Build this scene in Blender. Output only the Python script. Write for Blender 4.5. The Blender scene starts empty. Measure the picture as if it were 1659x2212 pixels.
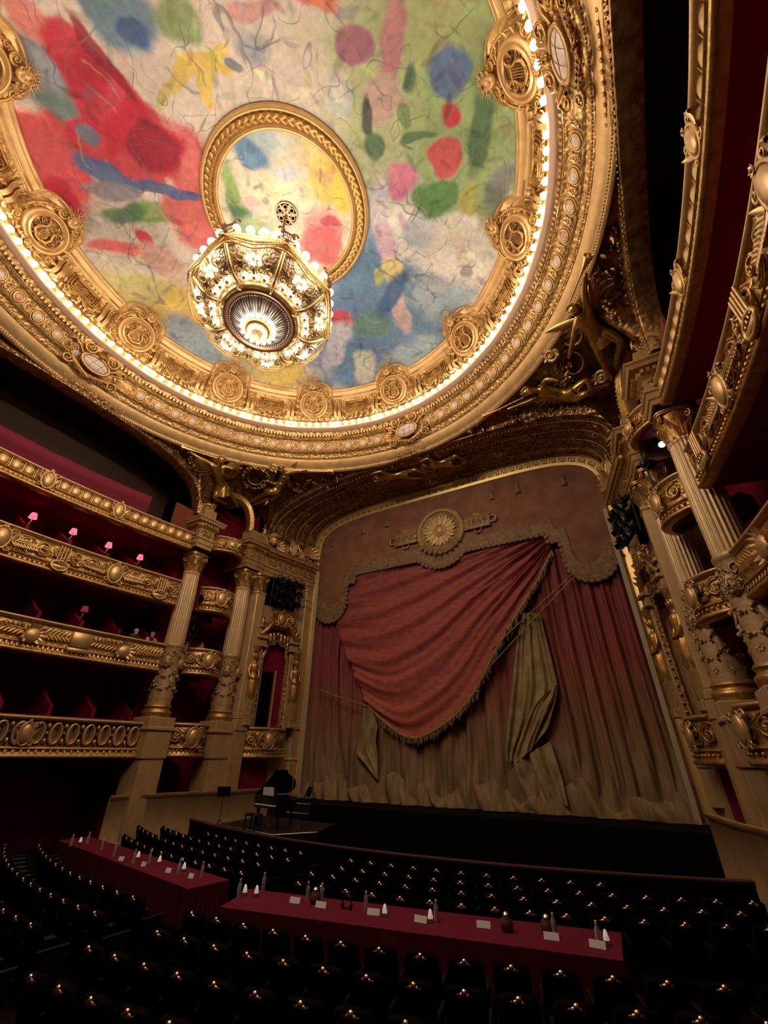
import bpy, math, random
import numpy as np
from math import pi, sin, cos, radians, sqrt, atan2
from mathutils import Vector, Matrix

random.seed(7)
rng = np.random.default_rng(7)
SC = bpy.context.scene
COL = SC.collection

# ------------------------------------------------------------------ camera
IMG_W, IMG_H, FPX = 1659.0, 2212.0, 900.0
PITCH, ROLL, YAW = radians(30.2), radians(0.5), radians(29.8)
CAM = np.array([7.68, -5.34, 3.2])
cd = bpy.data.cameras.new('camera')
cam = bpy.data.objects.new('camera', cd)
COL.objects.link(cam)
cd.sensor_fit = 'VERTICAL'
cd.sensor_height = 36.0
cd.lens = FPX / IMG_H * 36.0
cd.clip_start = 0.05
cd.clip_end = 300
_f = np.array([-sin(YAW) * cos(PITCH), cos(YAW) * cos(PITCH), sin(PITCH)])
_r0 = np.array([cos(YAW), sin(YAW), 0.0])
_u0 = np.cross(_r0, _f)
# image (x right, y up) axes turned by the roll
_r = cos(ROLL) * _r0 + sin(ROLL) * _u0
_u = -sin(ROLL) * _r0 + cos(ROLL) * _u0
cam.matrix_world = Matrix(((_r[0], _u[0], -_f[0], CAM[0]), (_r[1], _u[1], -_f[1], CAM[1]),
                           (_r[2], _u[2], -_f[2], CAM[2]), (0, 0, 0, 1)))
SC.camera = cam

def ray(px, py):
    return _f + _r * ((px - IMG_W / 2) / FPX) + _u * ((IMG_H / 2 - py) / FPX)
def on_z(px, py, z):
    d = ray(px, py); return CAM + d * ((z - CAM[2]) / d[2])
def on_y(px, py, y):
    d = ray(px, py); return CAM + d * ((y - CAM[1]) / d[1])
def on_x(px, py, x):
    d = ray(px, py); return CAM + d * ((x - CAM[0]) / d[0])

# ------------------------------------------------------------------ world, exposure
wd = bpy.data.worlds.new('dark_house')
SC.world = wd
wd.use_nodes = True
wd.node_tree.nodes['Background'].inputs[0].default_value = (0.010, 0.005, 0.004, 1)
wd.node_tree.nodes['Background'].inputs[1].default_value = 0.5
SC.view_settings.view_transform = 'Standard'
SC.view_settings.look = 'None'
SC.view_settings.gamma = 1.0
SC.view_settings.use_curve_mapping = False
SC.view_settings.exposure = 0.42
SC.cycles.use_adaptive_sampling = True
SC.cycles.adaptive_threshold = 0.04
SC.cycles.adaptive_min_samples = 10
SC.cycles.max_bounces = 4
SC.cycles.diffuse_bounces = 2
SC.cycles.glossy_bounces = 2
SC.cycles.sample_clamp_indirect = 3.0
SC.cycles.sample_clamp_direct = 12.0
SC.cycles.use_denoising = True
SC.cycles.use_light_tree = True

BULB_E = 7.0          # emission of the ring globes
GLOBE_E = 6.0         # emission of the chandelier globes
CHAND_W = 1900.0       # watts of the lamps inside the chandelier
RING_W = 26.0         # watts of each stretch of ring lamps

# ------------------------------------------------------------------ mesh helpers
class MB:
    """collects grids of quads and triangles and links them as one mesh"""
    def __init__(s):
        s.V = []; s.Q = []; s.T = []; s.n = 0
    def add(s, V, Q=None, T=None, M=None):
        V = np.asarray(V, float).reshape(-1, 3)
        if M is not None:
            V = V @ M[:3, :3].T + M[:3, 3]
            if np.linalg.det(M[:3, :3]) < 0:
                Q = None if Q is None else Q[:, ::-1]
                T = None if T is None else T[:, ::-1]
        if Q is not None and len(Q): s.Q.append(np.asarray(Q) + s.n)
        if T is not None and len(T): s.T.append(np.asarray(T) + s.n)
        s.V.append(V); s.n += len(V)
        return s
    def merge(s, o, M=None, warp=None):
        V = np.concatenate(o.V)
        if warp is not None: V = warp(V)
        Q = np.concatenate(o.Q) if o.Q else None
        T = np.concatenate(o.T) if o.T else None
        return s.add(V, Q, T, M)
    def verts(s): return np.concatenate(s.V)
    def mesh(s, name, mat=None, smooth=True):
        me = bpy.data.meshes.new(name)
        V = np.concatenate(s.V)
        Q = np.concatenate(s.Q) if s.Q else np.zeros((0, 4), int)
        T = np.concatenate(s.T) if s.T else np.zeros((0, 3), int)
        me.vertices.add(len(V)); me.vertices.foreach_set('co', V.ravel())
        nl = len(Q) * 4 + len(T) * 3
        me.loops.add(nl); me.polygons.add(len(Q) + len(T))
        me.loops.foreach_set('vertex_index', np.concatenate([Q.ravel(), T.ravel()]).astype(np.int32))
        st = np.concatenate([np.arange(len(Q)) * 4, len(Q) * 4 + np.arange(len(T)) * 3])
        me.polygons.foreach_set('loop_start', st.astype(np.int32))
        me.polygons.foreach_set('use_smooth', np.full(len(Q) + len(T), smooth))
        me.update(calc_edges=True); me.validate()
        if smooth: me.set_sharp_from_angle(angle=radians(76))
        if mat: me.materials.append(mat)
        return me
    def build(s, name, mat, parent=None, smooth=True, sharp=None):
        me = s.mesh(name, mat, smooth)
        if smooth:
            me.set_sharp_from_angle(angle=radians(sharp or 76))
        return link(name, me, parent)

def link(name, me, parent=None, loc=None, M=None):
    o = bpy.data.objects.new(name, me)
    COL.objects.link(o)
    if parent is not None: o.parent = parent
    if loc is not None: o.location = loc
    if M is not None: o.matrix_local = Matrix(M.tolist())
    return o
def thing(name, label, cat, group=None, loc=(0, 0, 0), rz=0.0):
    o = bpy.data.objects.new(name, None)
    COL.objects.link(o); o.empty_display_size = 0.2
    o.location = loc; o.rotation_euler = (0, 0, rz)
    return tag(o, label, cat, group)
def tag(o, label, cat, group=None):
    o['label'] = label; o['category'] = cat
    if group: o['group'] = group
    return o
def struct(o, label=None, cat=None):
    o['kind'] = 'structure'
    if label: o['label'] = label
    if cat: o['category'] = cat
    return o

def quads(m, n, wu=False, wv=False):
    iu = np.arange(m if wu else m - 1); iv = np.arange(n if wv else n - 1)
    a, b = np.meshgrid(iu, iv, indexing='ij'); a = a.ravel(); b = b.ravel()
    a2 = (a + 1) % m; b2 = (b + 1) % n
    return np.stack([a * n + b, a2 * n + b, a2 * n + b2, a * n + b2], 1)
def grid(mb, P, wu=False, wv=False, M=None, flip=False):
    P = np.asarray(P, float); m, n = P.shape[:2]
    Q = quads(m, n, wu, wv)
    if flip: Q = Q[:, ::-1]
    return mb.add(P.reshape(-1, 3), Q, None, M)
def T3(x=0, y=0, z=0):
    M = np.eye(4); M[:3, 3] = (x, y, z); return M
def S3(x, y=None, z=None):
    M = np.eye(4); M[0, 0] = x; M[1, 1] = x if y is None else y; M[2, 2] = x if z is None else z; return M
def RZ(a):
    M = np.eye(4); M[0, 0] = M[1, 1] = cos(a); M[0, 1] = -sin(a); M[1, 0] = sin(a); return M
def RX(a):
    M = np.eye(4); M[1, 1] = M[2, 2] = cos(a); M[1, 2] = -sin(a); M[2, 1] = sin(a); return M
def RY(a):
    M = np.eye(4); M[0, 0] = M[2, 2] = cos(a); M[0, 2] = sin(a); M[2, 0] = -sin(a); return M
def FR(o, x, y, z):
    M = np.eye(4); M[:3, 0] = x; M[:3, 1] = y; M[:3, 2] = z; M[:3, 3] = o; return M
def nrm(v):
    v = np.asarray(v, float); return v / (np.linalg.norm(v) + 1e-12)

BOXQ = np.array([[0, 3, 2, 1], [4, 5, 6, 7], [0, 1, 5, 4], [1, 2, 6, 5], [2, 3, 7, 6], [3, 0, 4, 7]])
def box(mb, x0, x1, y0, y1, z0, z1, M=None, bev=0.0):
    if bev > 0:
        b = min(bev, (x1 - x0) / 2.01, (y1 - y0) / 2.01, (z1 - z0) / 2.01)
        V = []; Q = []; T = []
        # chamfered box: three quads sets
        for sx in (0, 1):
            for sy in (0, 1):
                for sz in (0, 1):
                    X = (x0, x1)[sx]; Yv = (y0, y1)[sy]; Zv = (z0, z1)[sz]
                    ix = b if sx == 0 else -b; iy = b if sy == 0 else -b; iz = b if sz == 0 else -b
                    V += [(X, Yv + iy, Zv + iz), (X + ix, Yv, Zv + iz), (X + ix, Yv + iy, Zv)]
        k = lambda sx, sy, sz, a: (sx * 4 + sy * 2 + sz) * 3 + a
        for s_ in (0, 1):
            f = [k(s_, 0, 0, 0), k(s_, 1, 0, 0), k(s_, 1, 1, 0), k(s_, 0, 1, 0)]; Q.append(f if s_ else f[::-1])
            f = [k(0, s_, 0, 1), k(0, s_, 1, 1), k(1, s_, 1, 1), k(1, s_, 0, 1)]; Q.append(f if s_ else f[::-1])
            f = [k(0, 0, s_, 2), k(1, 0, s_, 2), k(1, 1, s_, 2), k(0, 1, s_, 2)]; Q.append(f if s_ else f[::-1])
        for a in (0, 1):
            for c in (0, 1):
                fl = (a == c)
                f = [k(a, c, 0, 0), k(a, c, 1, 0), k(a, c, 1, 1), k(a, c, 0, 1)]; Q.append(f[::-1] if fl else f)
                f = [k(a, 0, c, 0), k(a, 1, c, 0), k(a, 1, c, 2), k(a, 0, c, 2)]; Q.append(f if fl else f[::-1])
                f = [k(0, a, c, 1), k(1, a, c, 1), k(1, a, c, 2), k(0, a, c, 2)]; Q.append(f[::-1] if fl else f)
        for sx in (0, 1):
            for sy in (0, 1):
                for sz in (0, 1):
                    f = [k(sx, sy, sz, 0), k(sx, sy, sz, 1), k(sx, sy, sz, 2)]
                    T.append(f if (sx + sy + sz) % 2 == 1 else f[::-1])
        return mb.add(V, np.array(Q), np.array(T), M)
    V = [(x0, y0, z0), (x1, y0, z0), (x1, y1, z0), (x0, y1, z0), (x0, y0, z1), (x1, y0, z1), (x1, y1, z1), (x0, y1, z1)]
    return mb.add(V, BOXQ, None, M)
def lathe(mb, prof, n=32, a0=0.0, a1=2 * pi, M=None, mod=None):
    full = abs(a1 - a0 - 2 * pi) < 1e-6
    a = np.linspace(a0, a1, n, endpoint=not full)
    r = np.array([p[0] for p in prof])[None, :]; z = np.array([p[1] for p in prof])[None, :]
    k = np.ones((n, 1)) if mod is None else mod(a)[:, None]
    P = np.stack([r * k * np.cos(a)[:, None], r * k * np.sin(a)[:, None], z + 0 * a[:, None]], 2)
    return grid(mb, P, wu=full, M=M)
def ball(mb, c, r, nu=8, nv=6, M=None):
    r = np.broadcast_to(np.asarray(r, float), (3,))
    t = np.linspace(0.0, pi, nv); a = np.linspace(0, 2 * pi, nu, endpoint=False)
    P = np.stack([np.outer(np.cos(a), np.sin(t)), np.outer(np.sin(a), np.sin(t)), np.outer(np.ones(nu), -np.cos(t))], 2) * r + np.asarray(c, float)
    return grid(mb, P, wu=True, M=M)
def tube(mb, pts, rad, n=6, M=None, closed=False, flat=1.0, up=None):
    """round (or flattened) tube along pts"""
    P = np.asarray(pts, float); m = len(P)
    R = np.broadcast_to(np.asarray(rad, float), (m,))
    if closed: Tn = np.roll(P, -1, 0) - np.roll(P, 1, 0)
    else: Tn = np.gradient(P, axis=0)
    Tn /= np.linalg.norm(Tn, axis=1)[:, None] + 1e-12
    if up is None:
        k = int(np.argmin(np.abs(Tn).sum(0))); upv = np.eye(3)[k]
        U = np.broadcast_to(upv, (m, 3))
    else: U = np.broadcast_to(np.asarray(up, float), (m, 3))
    A = np.cross(Tn, U); A /= np.linalg.norm(A, axis=1)[:, None] + 1e-9
    B = np.cross(A, Tn)
    t = np.linspace(0, 2 * pi, n, endpoint=False)
    G = P[:, None] + R[:, None, None] * (np.cos(t)[None, :, None] * A[:, None] + flat * np.sin(t)[None, :, None] * B[:, None])
    return grid(mb, G, wu=closed, wv=True, M=M)
def sweep(mb, path, A, B, prof, closed=False, pclosed=False, M=None, flip=False):
    """profile points (a,b) carried along path with per point axes A, B"""
    path = np.asarray(path, float); m = len(path)
    A = np.broadcast_to(np.asarray(A, float), (m, 3)); B = np.broadcast_to(np.asarray(B, float), (m, 3))
    pr = np.asarray(prof, float)
    G = path[:, None] + pr[None, :, 0, None] * A[:, None] + pr[None, :, 1, None] * B[:, None]
    return grid(mb, G, wu=closed, wv=pclosed, M=M, flip=flip)
def prism(mb, poly, z0, z1, M=None):
    """polygon (x,y) extruded along z with fan caps (star shaped outline)"""
    p = np.asarray(poly, float); n = len(p); c = p.mean(0)
    V = np.concatenate([np.c_[p, np.full(n, z0)], np.c_[p, np.full(n, z1)], [[c[0], c[1], z0], [c[0], c[1], z1]]])
    i = np.arange(n); j = (i + 1) % n
    Q = np.stack([i, j, j + n, i + n], 1)
    Tn = np.concatenate([np.stack([j, i, np.full(n, 2 * n)], 1), np.stack([i + n, j + n, np.full(n, 2 * n + 1)], 1)])
    return mb.add(V, Q, Tn, M)

# ---- ornament pieces: local frame x right, y up, z out of the wall
def spiral(mb, r, turns=1.6, w=0.18, M=None, n=22, sgn=1, z=0.0, a0=0.0):
    t = np.linspace(0, 1, n); a = a0 + sgn * turns * 2 * pi * t; rr = r * (1 - t) ** 0.85 + r * 0.06
    P = np.stack([rr * np.cos(a), rr * np.sin(a), z + r * 0.25 * t], 1)
    return tube(mb, P, r * w * (1 - 0.55 * t), 5, M)
def leaf(mb, L, w, M=None, curl=0.35, n=6, th=0.35):
    """pointed, curled leaf growing along +y, curling out along +z"""
    t = np.linspace(0, 1, n)
    P = np.stack([0 * t, L * (t - 0.12 * t ** 3), L * curl * t ** 2.2], 1)
    return tube(mb, P, w * np.sin(pi * np.clip(0.12 + 0.86 * t, 0, 1)) ** 0.8 + 0.001, 6, M, flat=th, up=(0, 0, 1))
def rosette(mb, r, M=None, k=8):
    for i in range(k):
        leaf(mb, r, r * 0.34, (np.eye(4) if M is None else M) @ RZ(2 * pi * i / k), curl=0.25, n=4)
    return ball(mb, (0, 0, r * 0.15), r * 0.3, 6, 5, M)
def rope_ring(mb, rx, ry, t, M=None, n=28, flat=1.0):
    a = np.linspace(0, 2 * pi, n, endpoint=False)
    return tube(mb, np.stack([rx * np.cos(a), ry * np.sin(a), 0 * a], 1), t, 6, M, closed=True, flat=flat, up=(0, 0, 1))
def garland(mb, pts, r, M=None, dens=3.0, seed=1):
    R = np.random.default_rng(seed); P = np.asarray(pts, float)
    d = np.r_[0, np.cumsum(np.linalg.norm(np.diff(P, axis=0), axis=1))]
    k = max(4, int(d[-1] / r * dens))
    for s in np.linspace(0, d[-1], k):
        c = np.array([np.interp(s, d, P[:, i]) for i in range(3)]) + R.normal(0, r * 0.45, 3)
        ball(mb, c, r * R.uniform(0.4, 0.66), 6, 5, M)
    return mb
def mask(mb, s, M=None, rays=0, hair=True):
    """a carved face about s high"""
    I = np.eye(4) if M is None else M
    ball(mb, (0, 0, 0), (s * .36, s * .46, s * .34), 12, 9, I)
    tube(mb, [(0, s * .14, s * .30), (0, 0, s * .40), (0, -s * .07, s * .39)], [s * .05, s * .07, s * .09], 6, I)
    for q in (-1, 1):
        ball(mb, (q * s * .15, s * .09, s * .27), (s * .08, s * .045, s * .05), 6, 5, I)
        tube(mb, [(q * s * .05, s * .17, s * .33), (q * s * .17, s * .19, s * .29), (q * s * .27, s * .13, s * .2)], s * .045, 5, I)
        ball(mb, (q * s * .2, -s * .08, s * .22), s * .09, 6, 5, I)
        tube(mb, [(0, -s * .17, s * .33), (q * s * .1, -s * .165, s * .3)], [s * .045, s * .02], 5, I)
    ball(mb, (0, -s * .3, s * .24), s * .1, 6, 5, I)
    if hair:
        for k in range(11):
            a = radians(-25 + k * 23)
            spiral(mb, s * .12, 1.1, .4, I @ T3(cos(a) * s * .4, sin(a) * s * .46, s * .12), 9, 1 if k % 2 else -1)
    for k in range(rays):
        a = pi * (0.02 + 0.96 * k / max(1, rays - 1))
        c = np.array([cos(a), sin(a), 0.1])
        tube(mb, [c * s * .5, c * s * (.95 if k % 2 else .78)], [s * .05, s * .008], 4, I)
    return mb
def lyre(mb, s, M=None):
    I = np.eye(4) if M is None else M
    for q in (-1, 1):
        tube(mb, [(q * s * .08, -s * .42, 0), (q * s * .3, -s * .3, .02 * s), (q * s * .33, -s * .05, .04 * s), (q * s * .2, s * .16, .04 * s), (q * s * .2, s * .34, .04 * s), (q * s * .34, s * .47, .06 * s), (q * s * .42, s * .38, .08 * s)],
             [s * .07, s * .07, s * .06, s * .05, s * .05, s * .045, s * .05], 6, I)
    tube(mb, [(-s * .3, s * .26, .05 * s), (s * .3, s * .26, .05 * s)], s * .035, 5, I)
    for k in range(4):
        x = (k - 1.5) * s * .08
        tube(mb, [(x, -s * .36, .04 * s), (x, s * .26, .05 * s)], s * .016, 4, I)
    ball(mb, (0, -s * .42, 0), (s * .2, s * .1, s * .1), 8, 5, I)
    return mb
def shield(mb, w, h, M=None):
    I = np.eye(4) if M is None else M
    ball(mb, (0, 0, 0), (w * .33, h * .4, w * .16), 12, 8, I)
    rope_ring(mb, w * .38, h * .44, w * .06, I, 20)
    for q in (-1, 1):
        spiral(mb, w * .17, 1.4, .3, I @ T3(q * w * .4, h * .34, 0), 14, q)
        spiral(mb, w * .15, 1.4, .3, I @ T3(q * w * .36, -h * .34, 0), 14, -q)
        leaf(mb, h * .4, w * .08, I @ T3(q * w * .42, -h * .05, 0) @ RZ(-q * .5), .3)
    rosette(mb, w * .14, I @ T3(0, h * .5, w * .05), 6)
    return mb
def rinceau(mb, x0, x1, h, seed=0, pitch=None, fl=0.35):
    """running scroll ornament between x0 and x1, height h, centred on y = 0"""
    R = np.random.default_rng(seed); pitch = pitch or h * 0.95
    n = max(1, int(round((x1 - x0) / pitch))); p = (x1 - x0) / n
    for i in range(n):
        c = x0 + (i + .5) * p; sg = 1 if i % 2 else -1
        M = T3(c, sg * h * .06, h * .03)
        spiral(mb, h * .34, 1.5, .17, M, 20, sg, 0, -sg * pi * .6)
        rosette(mb, h * .13, M @ T3(0, 0, h * .09), 5)
        tube(mb, [(c - p * .5, -sg * h * .1, .02 * h), (c - p * .3, -sg * h * .36, .03 * h), (c + p * .1, -sg * h * .4, .03 * h), (c + p * .5, -sg * h * .12, .02 * h)], h * .045, 5)
        for k in range(6):
            a = R.uniform(0, 2 * pi); rr = h * R.uniform(.28, .42)
            leaf(mb, h * R.uniform(.18, .3), h * .06, M @ T3(cos(a) * rr * p / h, sin(a) * rr * .8, 0) @ RZ(R.uniform(0, 2 * pi)), .3, 5)
    return mb
def palm(mb, L, h, M=None, k=9, seed=0):
    """palm branch lying along +x"""
    I = np.eye(4) if M is None else M
    x = np.linspace(0, L, 8)
    tube(mb, np.stack([x, .1 * h * np.sin(x / L * 3), 0 * x + .03 * h], 1), h * .035 * (1.2 - x / L), 5, I)
    for i in range(k):
        for q in (-1, 1):
            xx = L * (i + .3) / k
            leaf(mb, h * .55 * (1 - .45 * i / k), h * .07, I @ T3(xx, 0, .02 * h) @ RZ(-pi / 2 + q * .75), .16, 5, .4)
    return mb
def capital(mb, r, h):
    """leafy capital on a round bell, z up from 0 to h"""
    lathe(mb, [(r * 1.06, -.06 * h), (r * 1.1, -.03 * h), (r * 1.06, 0), (r * .98, .02 * h), (r * .98, .4 * h), (r * 1.08, .7 * h), (r * 1.3, .86 * h), (r * 1.3, .88 * h)], 20)
    for row, (zz, hh, off) in enumerate(((0.02, .46, 0), (.1, .66, pi / 8))):
        for i in range(10):
            a = off + i * pi / 5
            M = FR((r * cos(a), r * sin(a), zz * h), (-sin(a), cos(a), 0), (0, 0, 1), (cos(a), sin(a), 0))
            leaf(mb, hh * h, r * .31, M, .42, 8, .3); leaf(mb, hh * h * .9, r * .07, M @ T3(0, 0, r * .07), .48, 7, .6)
    for i in range(4):
        a = pi / 4 + i * pi / 2
        M = FR((r * 1.32 * cos(a), r * 1.32 * sin(a), .76 * h), (cos(a), sin(a), 0), (0, 0, 1), (sin(a), -cos(a), 0))
        for q in (-.1, .1):
            spiral(mb, r * .3, 1.5, .3, M @ T3(0, 0, q * r), 16, -1, 0, pi * .6)
        a2 = i * pi / 2
        M2 = FR((r * 1.22 * cos(a2), r * 1.22 * sin(a2), .9 * h), (-sin(a2), cos(a2), 0), (0, 0, 1), (cos(a2), sin(a2), 0))
        rosette(mb, r * .24, M2, 6)
    # abacus with hollow sides
    a = np.linspace(0, 2 * pi, 32, endpoint=False)
    rr = r * (1.34 + .3 * np.abs(np.cos(2 * a + pi / 2)) ** 3)
    ring = np.stack([rr * np.cos(a), rr * np.sin(a)], 1)
    prism(mb, ring, .9 * h, .95 * h); prism(mb, ring * 1.05, .955 * h, h)
    return mb
# ------------------------------------------------------------------ materials
def mat(name, base=(.5, .5, .5), rough=.5, metal=0.0, emit=None, es=0.0, bump=None, noise=None, spec=.5, sheen=0.0):
    """principled material; noise = (scale, colour2, lo, hi); bump = (kind, scale, strength)"""
    m = bpy.data.materials.new(name); m.use_nodes = True
    nt = m.node_tree; N = nt.nodes; L = nt.links; b = N['Principled BSDF']
    b.inputs['Base Color'].default_value = (*base, 1); b.inputs['Roughness'].default_value = rough
    b.inputs['Metallic'].default_value = metal; b.inputs['Specular IOR Level'].default_value = spec
    if sheen: b.inputs['Sheen Weight'].default_value = sheen
    if emit: b.inputs['Emission Color'].default_value = (*emit, 1); b.inputs['Emission Strength'].default_value = es
    if noise or bump:
        tc = N.new('ShaderNodeTexCoord')
    if noise:
        sc, c2, lo, hi = noise
        nz = N.new('ShaderNodeTexNoise'); nz.inputs['Scale'].default_value = sc; nz.inputs['Detail'].default_value = 5
        rp = N.new('ShaderNodeMapRange'); rp.inputs[1].default_value = lo; rp.inputs[2].default_value = hi
        mx = N.new('ShaderNodeMix'); mx.data_type = 'RGBA'
        mx.inputs[6].default_value = (*base, 1); mx.inputs[7].default_value = (*c2, 1)
        L.new(tc.outputs['Object'], nz.inputs['Vector']); L.new(nz.outputs['Fac'], rp.inputs[0])
        L.new(rp.outputs[0], mx.inputs[0]); L.new(mx.outputs[2], b.inputs['Base Color'])
    if bump:
        kind, sc, st = bump
        if kind == 'voronoi':
            t = N.new('ShaderNodeTexVoronoi'); t.feature = 'SMOOTH_F1'; out = t.outputs['Distance']
        else:
            t = N.new('ShaderNodeTexNoise'); t.inputs['Detail'].default_value = 4; out = t.outputs['Fac']
        t.inputs['Scale'].default_value = sc
        L.new(tc.outputs['Object'], t.inputs['Vector'])
        bp = N.new('ShaderNodeBump'); bp.inputs['Strength'].default_value = st; bp.inputs['Distance'].default_value = .03
        L.new(out, bp.inputs['Height']); L.new(bp.outputs['Normal'], b.inputs['Normal'])
    return m

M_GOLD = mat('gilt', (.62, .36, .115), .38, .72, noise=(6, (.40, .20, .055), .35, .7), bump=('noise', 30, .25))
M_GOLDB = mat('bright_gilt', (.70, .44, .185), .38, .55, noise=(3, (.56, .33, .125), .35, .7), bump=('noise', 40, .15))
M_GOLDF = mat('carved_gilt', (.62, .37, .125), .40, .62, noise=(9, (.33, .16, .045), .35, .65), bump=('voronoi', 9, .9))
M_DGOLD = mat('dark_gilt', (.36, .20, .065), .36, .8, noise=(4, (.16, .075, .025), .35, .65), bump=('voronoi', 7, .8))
M_BRONZE = mat('gilded_bronze', (.66, .44, .14), .30, .85, noise=(5, (.42, .24, .06), .35, .7))
M_OCHRE = mat('ochre_stucco', (.50, .31, .14), .62, .08, noise=(2.2, (.40, .24, .10), .3, .7), bump=('noise', 14, .12))
M_STONE = mat('carved_tan_stone', (.54, .35, .165), .5, .3, noise=(5, (.38, .225, .095), .3, .7), bump=('noise', 20, .3))
M_ENT = mat('gilded_stucco', (.54, .34, .145), .46, .4, noise=(3, (.40, .235, .09), .3, .7))
M_COLUMN = mat('column_tan', (.64, .43, .21), .42, .25, noise=(2.5, (.54, .345, .16), .3, .7))
M_RED = mat('box_red', (.24, .006, .034), .8, noise=(1.2, (.16, .004, .022), .3, .7), spec=.2)
M_VELVET = mat('rail_velvet', (.16, .006, .018), .85, sheen=.3)
M_DARK = mat('dark_void', (.0025, .0012, .0012), .95, spec=.05)
M_BLACK = mat('black_paint', (.006, .006, .007), .45)
M_GLOSSB = mat('piano_black', (.006, .006, .007), .06)
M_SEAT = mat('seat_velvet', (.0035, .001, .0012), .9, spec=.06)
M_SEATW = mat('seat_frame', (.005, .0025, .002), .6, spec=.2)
M_BRASS = mat('brass', (1.0, .70, .34), .30, 1.0)
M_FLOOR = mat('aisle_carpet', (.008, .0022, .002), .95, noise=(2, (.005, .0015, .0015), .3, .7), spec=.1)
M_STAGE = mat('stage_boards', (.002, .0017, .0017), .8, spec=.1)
M_PEARL = mat('pearl_oval', (.80, .66, .55), .3, noise=(9, (.62, .44, .36), .35, .7))
M_PINK = mat('pink_oval', (.72, .36, .24), .3, noise=(9, (.55, .26, .17), .35, .7))
M_LIP = mat('rose_lip', (.62, .40, .27), .45, .25)
M_BULB = mat('lit_globe', (1, .9, .75), .3, emit=(1.0, .88, .70), es=BULB_E)
M_GLOBE = mat('lit_chandelier_globe', (1, .95, .9), .3, emit=(1.0, .90, .76), es=GLOBE_E)
M_CRYSTAL = mat('crystal', (.78, .74, .70), .18, .15)
M_TABLE = mat('red_cloth', (.135, .010, .025), .85, spec=.1)
M_CARD = mat('white_card', (.75, .70, .66), .6)
M_CLEAR = mat('clear_plastic', (.62, .58, .56), .10, spec=.8)
M_CLEAR.node_tree.nodes['Principled BSDF'].inputs['Transmission Weight'].default_value = .6
M_WHITE = mat('white_plastic', (.8, .78, .74), .4)
M_LSHADE = mat('pink_shade', (.6, .08, .15), .6, emit=(1.0, .16, .26), es=.9)
M_LSHADE2 = mat('dim_pink_shade', (.4, .04, .08), .6, emit=(1.0, .10, .2), es=.12)
M_FRINGE = mat('gold_fringe', (.42, .27, .11), .7, .1, noise=(25, (.24, .14, .05), .35, .65), bump=('noise', 45, .8))

# ------------------------------------------------------------------ large lamps: the chandelier and the ring of globes
def lamp(name, p, w, rad, col=(1, .86, .68), parent=None):
    l = bpy.data.lights.new(name, 'POINT'); l.energy = w; l.shadow_soft_size = rad; l.color = col
    o = bpy.data.objects.new(name, l); COL.objects.link(o); o.location = p
    if parent: o.parent = parent
    return o
# ================================================================== THE CEILING
def dome_z(R): return 22.2 - 0.9 * (R / 9.0) ** 2
def smooth(x): x = np.clip(x, 0, 1); return x * x * (3 - 2 * x)
def vnoise(x, y, seed=0, octv=3):
    """smooth value noise made of sines"""
    r = np.random.default_rng(seed); o = 0 * x
    for k in range(octv * 4):
        f = 0.6 * 2 ** (k / 4 * 1.0); a = r.uniform(0, 2 * pi)
        o = o + np.sin((x * cos(a) + y * sin(a)) * f * 1.9 + r.uniform(0, 6.3)) / (1 + .5 * k)
    return o / 3.0
def paint(P, base, blobs, seed):
    """loose washes of colour: each blob = (x, y, rx, ry, angle, colour, softness)"""
    x, y = P[:, 0], P[:, 1]
    wx = x + .28 * vnoise(x * 1.3, y * 1.3, seed); wy = y + .28 * vnoise(x * 1.3 + 9, y * 1.3, seed + 1)
    g = vnoise(x * 4, y * 4, seed + 2, 4)
    C = np.array(base)[None] * (1 + .10 * vnoise(x * .8, y * .8, seed + 3)[:, None] + .05 * g[:, None])
    for (bx, by, rx, ry, an, col, so) in blobs:
        rb = 1.6 * max(rx, ry) + .1
        I = np.where((np.abs(wx - bx) < rb) & (np.abs(wy - by) < rb))[0]
        if not len(I): continue
        dx, dy = wx[I] - bx, wy[I] - by
        u = (dx * cos(an) + dy * sin(an)) / rx; v = (-dx * sin(an) + dy * cos(an)) / ry
        so = so * .6; d = np.sqrt(u * u + v * v) + .12 * g[I]
        w = (1 - smooth((d - 1 + so) / (2 * so)))[:, None] * (.93 if rx > .2 else .6)
        tone = 1 + (.22 * vnoise(x[I] * 2.2 + bx, y[I] * 2.2 + by, seed + 5)[:, None] if rx > .2 else 0)
        C[I] = C[I] * (1 - w) + np.array(col)[None] * tone * w
    return np.clip(C, .004, 1)
def dabs(P, C, n, seed, lmin=.12, lmax=.5):
    """short brush dabs that lighten, darken or shift the colour under them"""
    R = np.random.default_rng(seed); x, y = P[:, 0], P[:, 1]; rmax = np.hypot(x, y).max()
    for i in range(n):
        r = rmax * sqrt(R.uniform(.0, 1)); t = R.uniform(0, 2 * pi); cx, cy = r * cos(t), r * sin(t); L = R.uniform(lmin, lmax); w = L * R.uniform(.12, .4); an = R.uniform(0, pi)
        I = np.where((np.abs(x - cx) < L) & (np.abs(y - cy) < L))[0]
        if len(I) < 4: continue
        dx, dy = x[I] - cx, y[I] - cy; u = (dx * cos(an) + dy * sin(an)) / L; v = (-dx * sin(an) + dy * cos(an)) / w + .8 * u * u * R.uniform(-1, 1)
        k = (1 - smooth((np.sqrt(u * u + v * v) - .6) / .4))[:, None] * R.uniform(.4, .9)
        f = R.uniform(.55, 1.25) * np.array([R.uniform(.8, 1.2) for _ in range(3)])
        C[I] = C[I] * (1 - k) + np.clip(C[I] * f[None], 0, .9) * k
    return C
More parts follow.
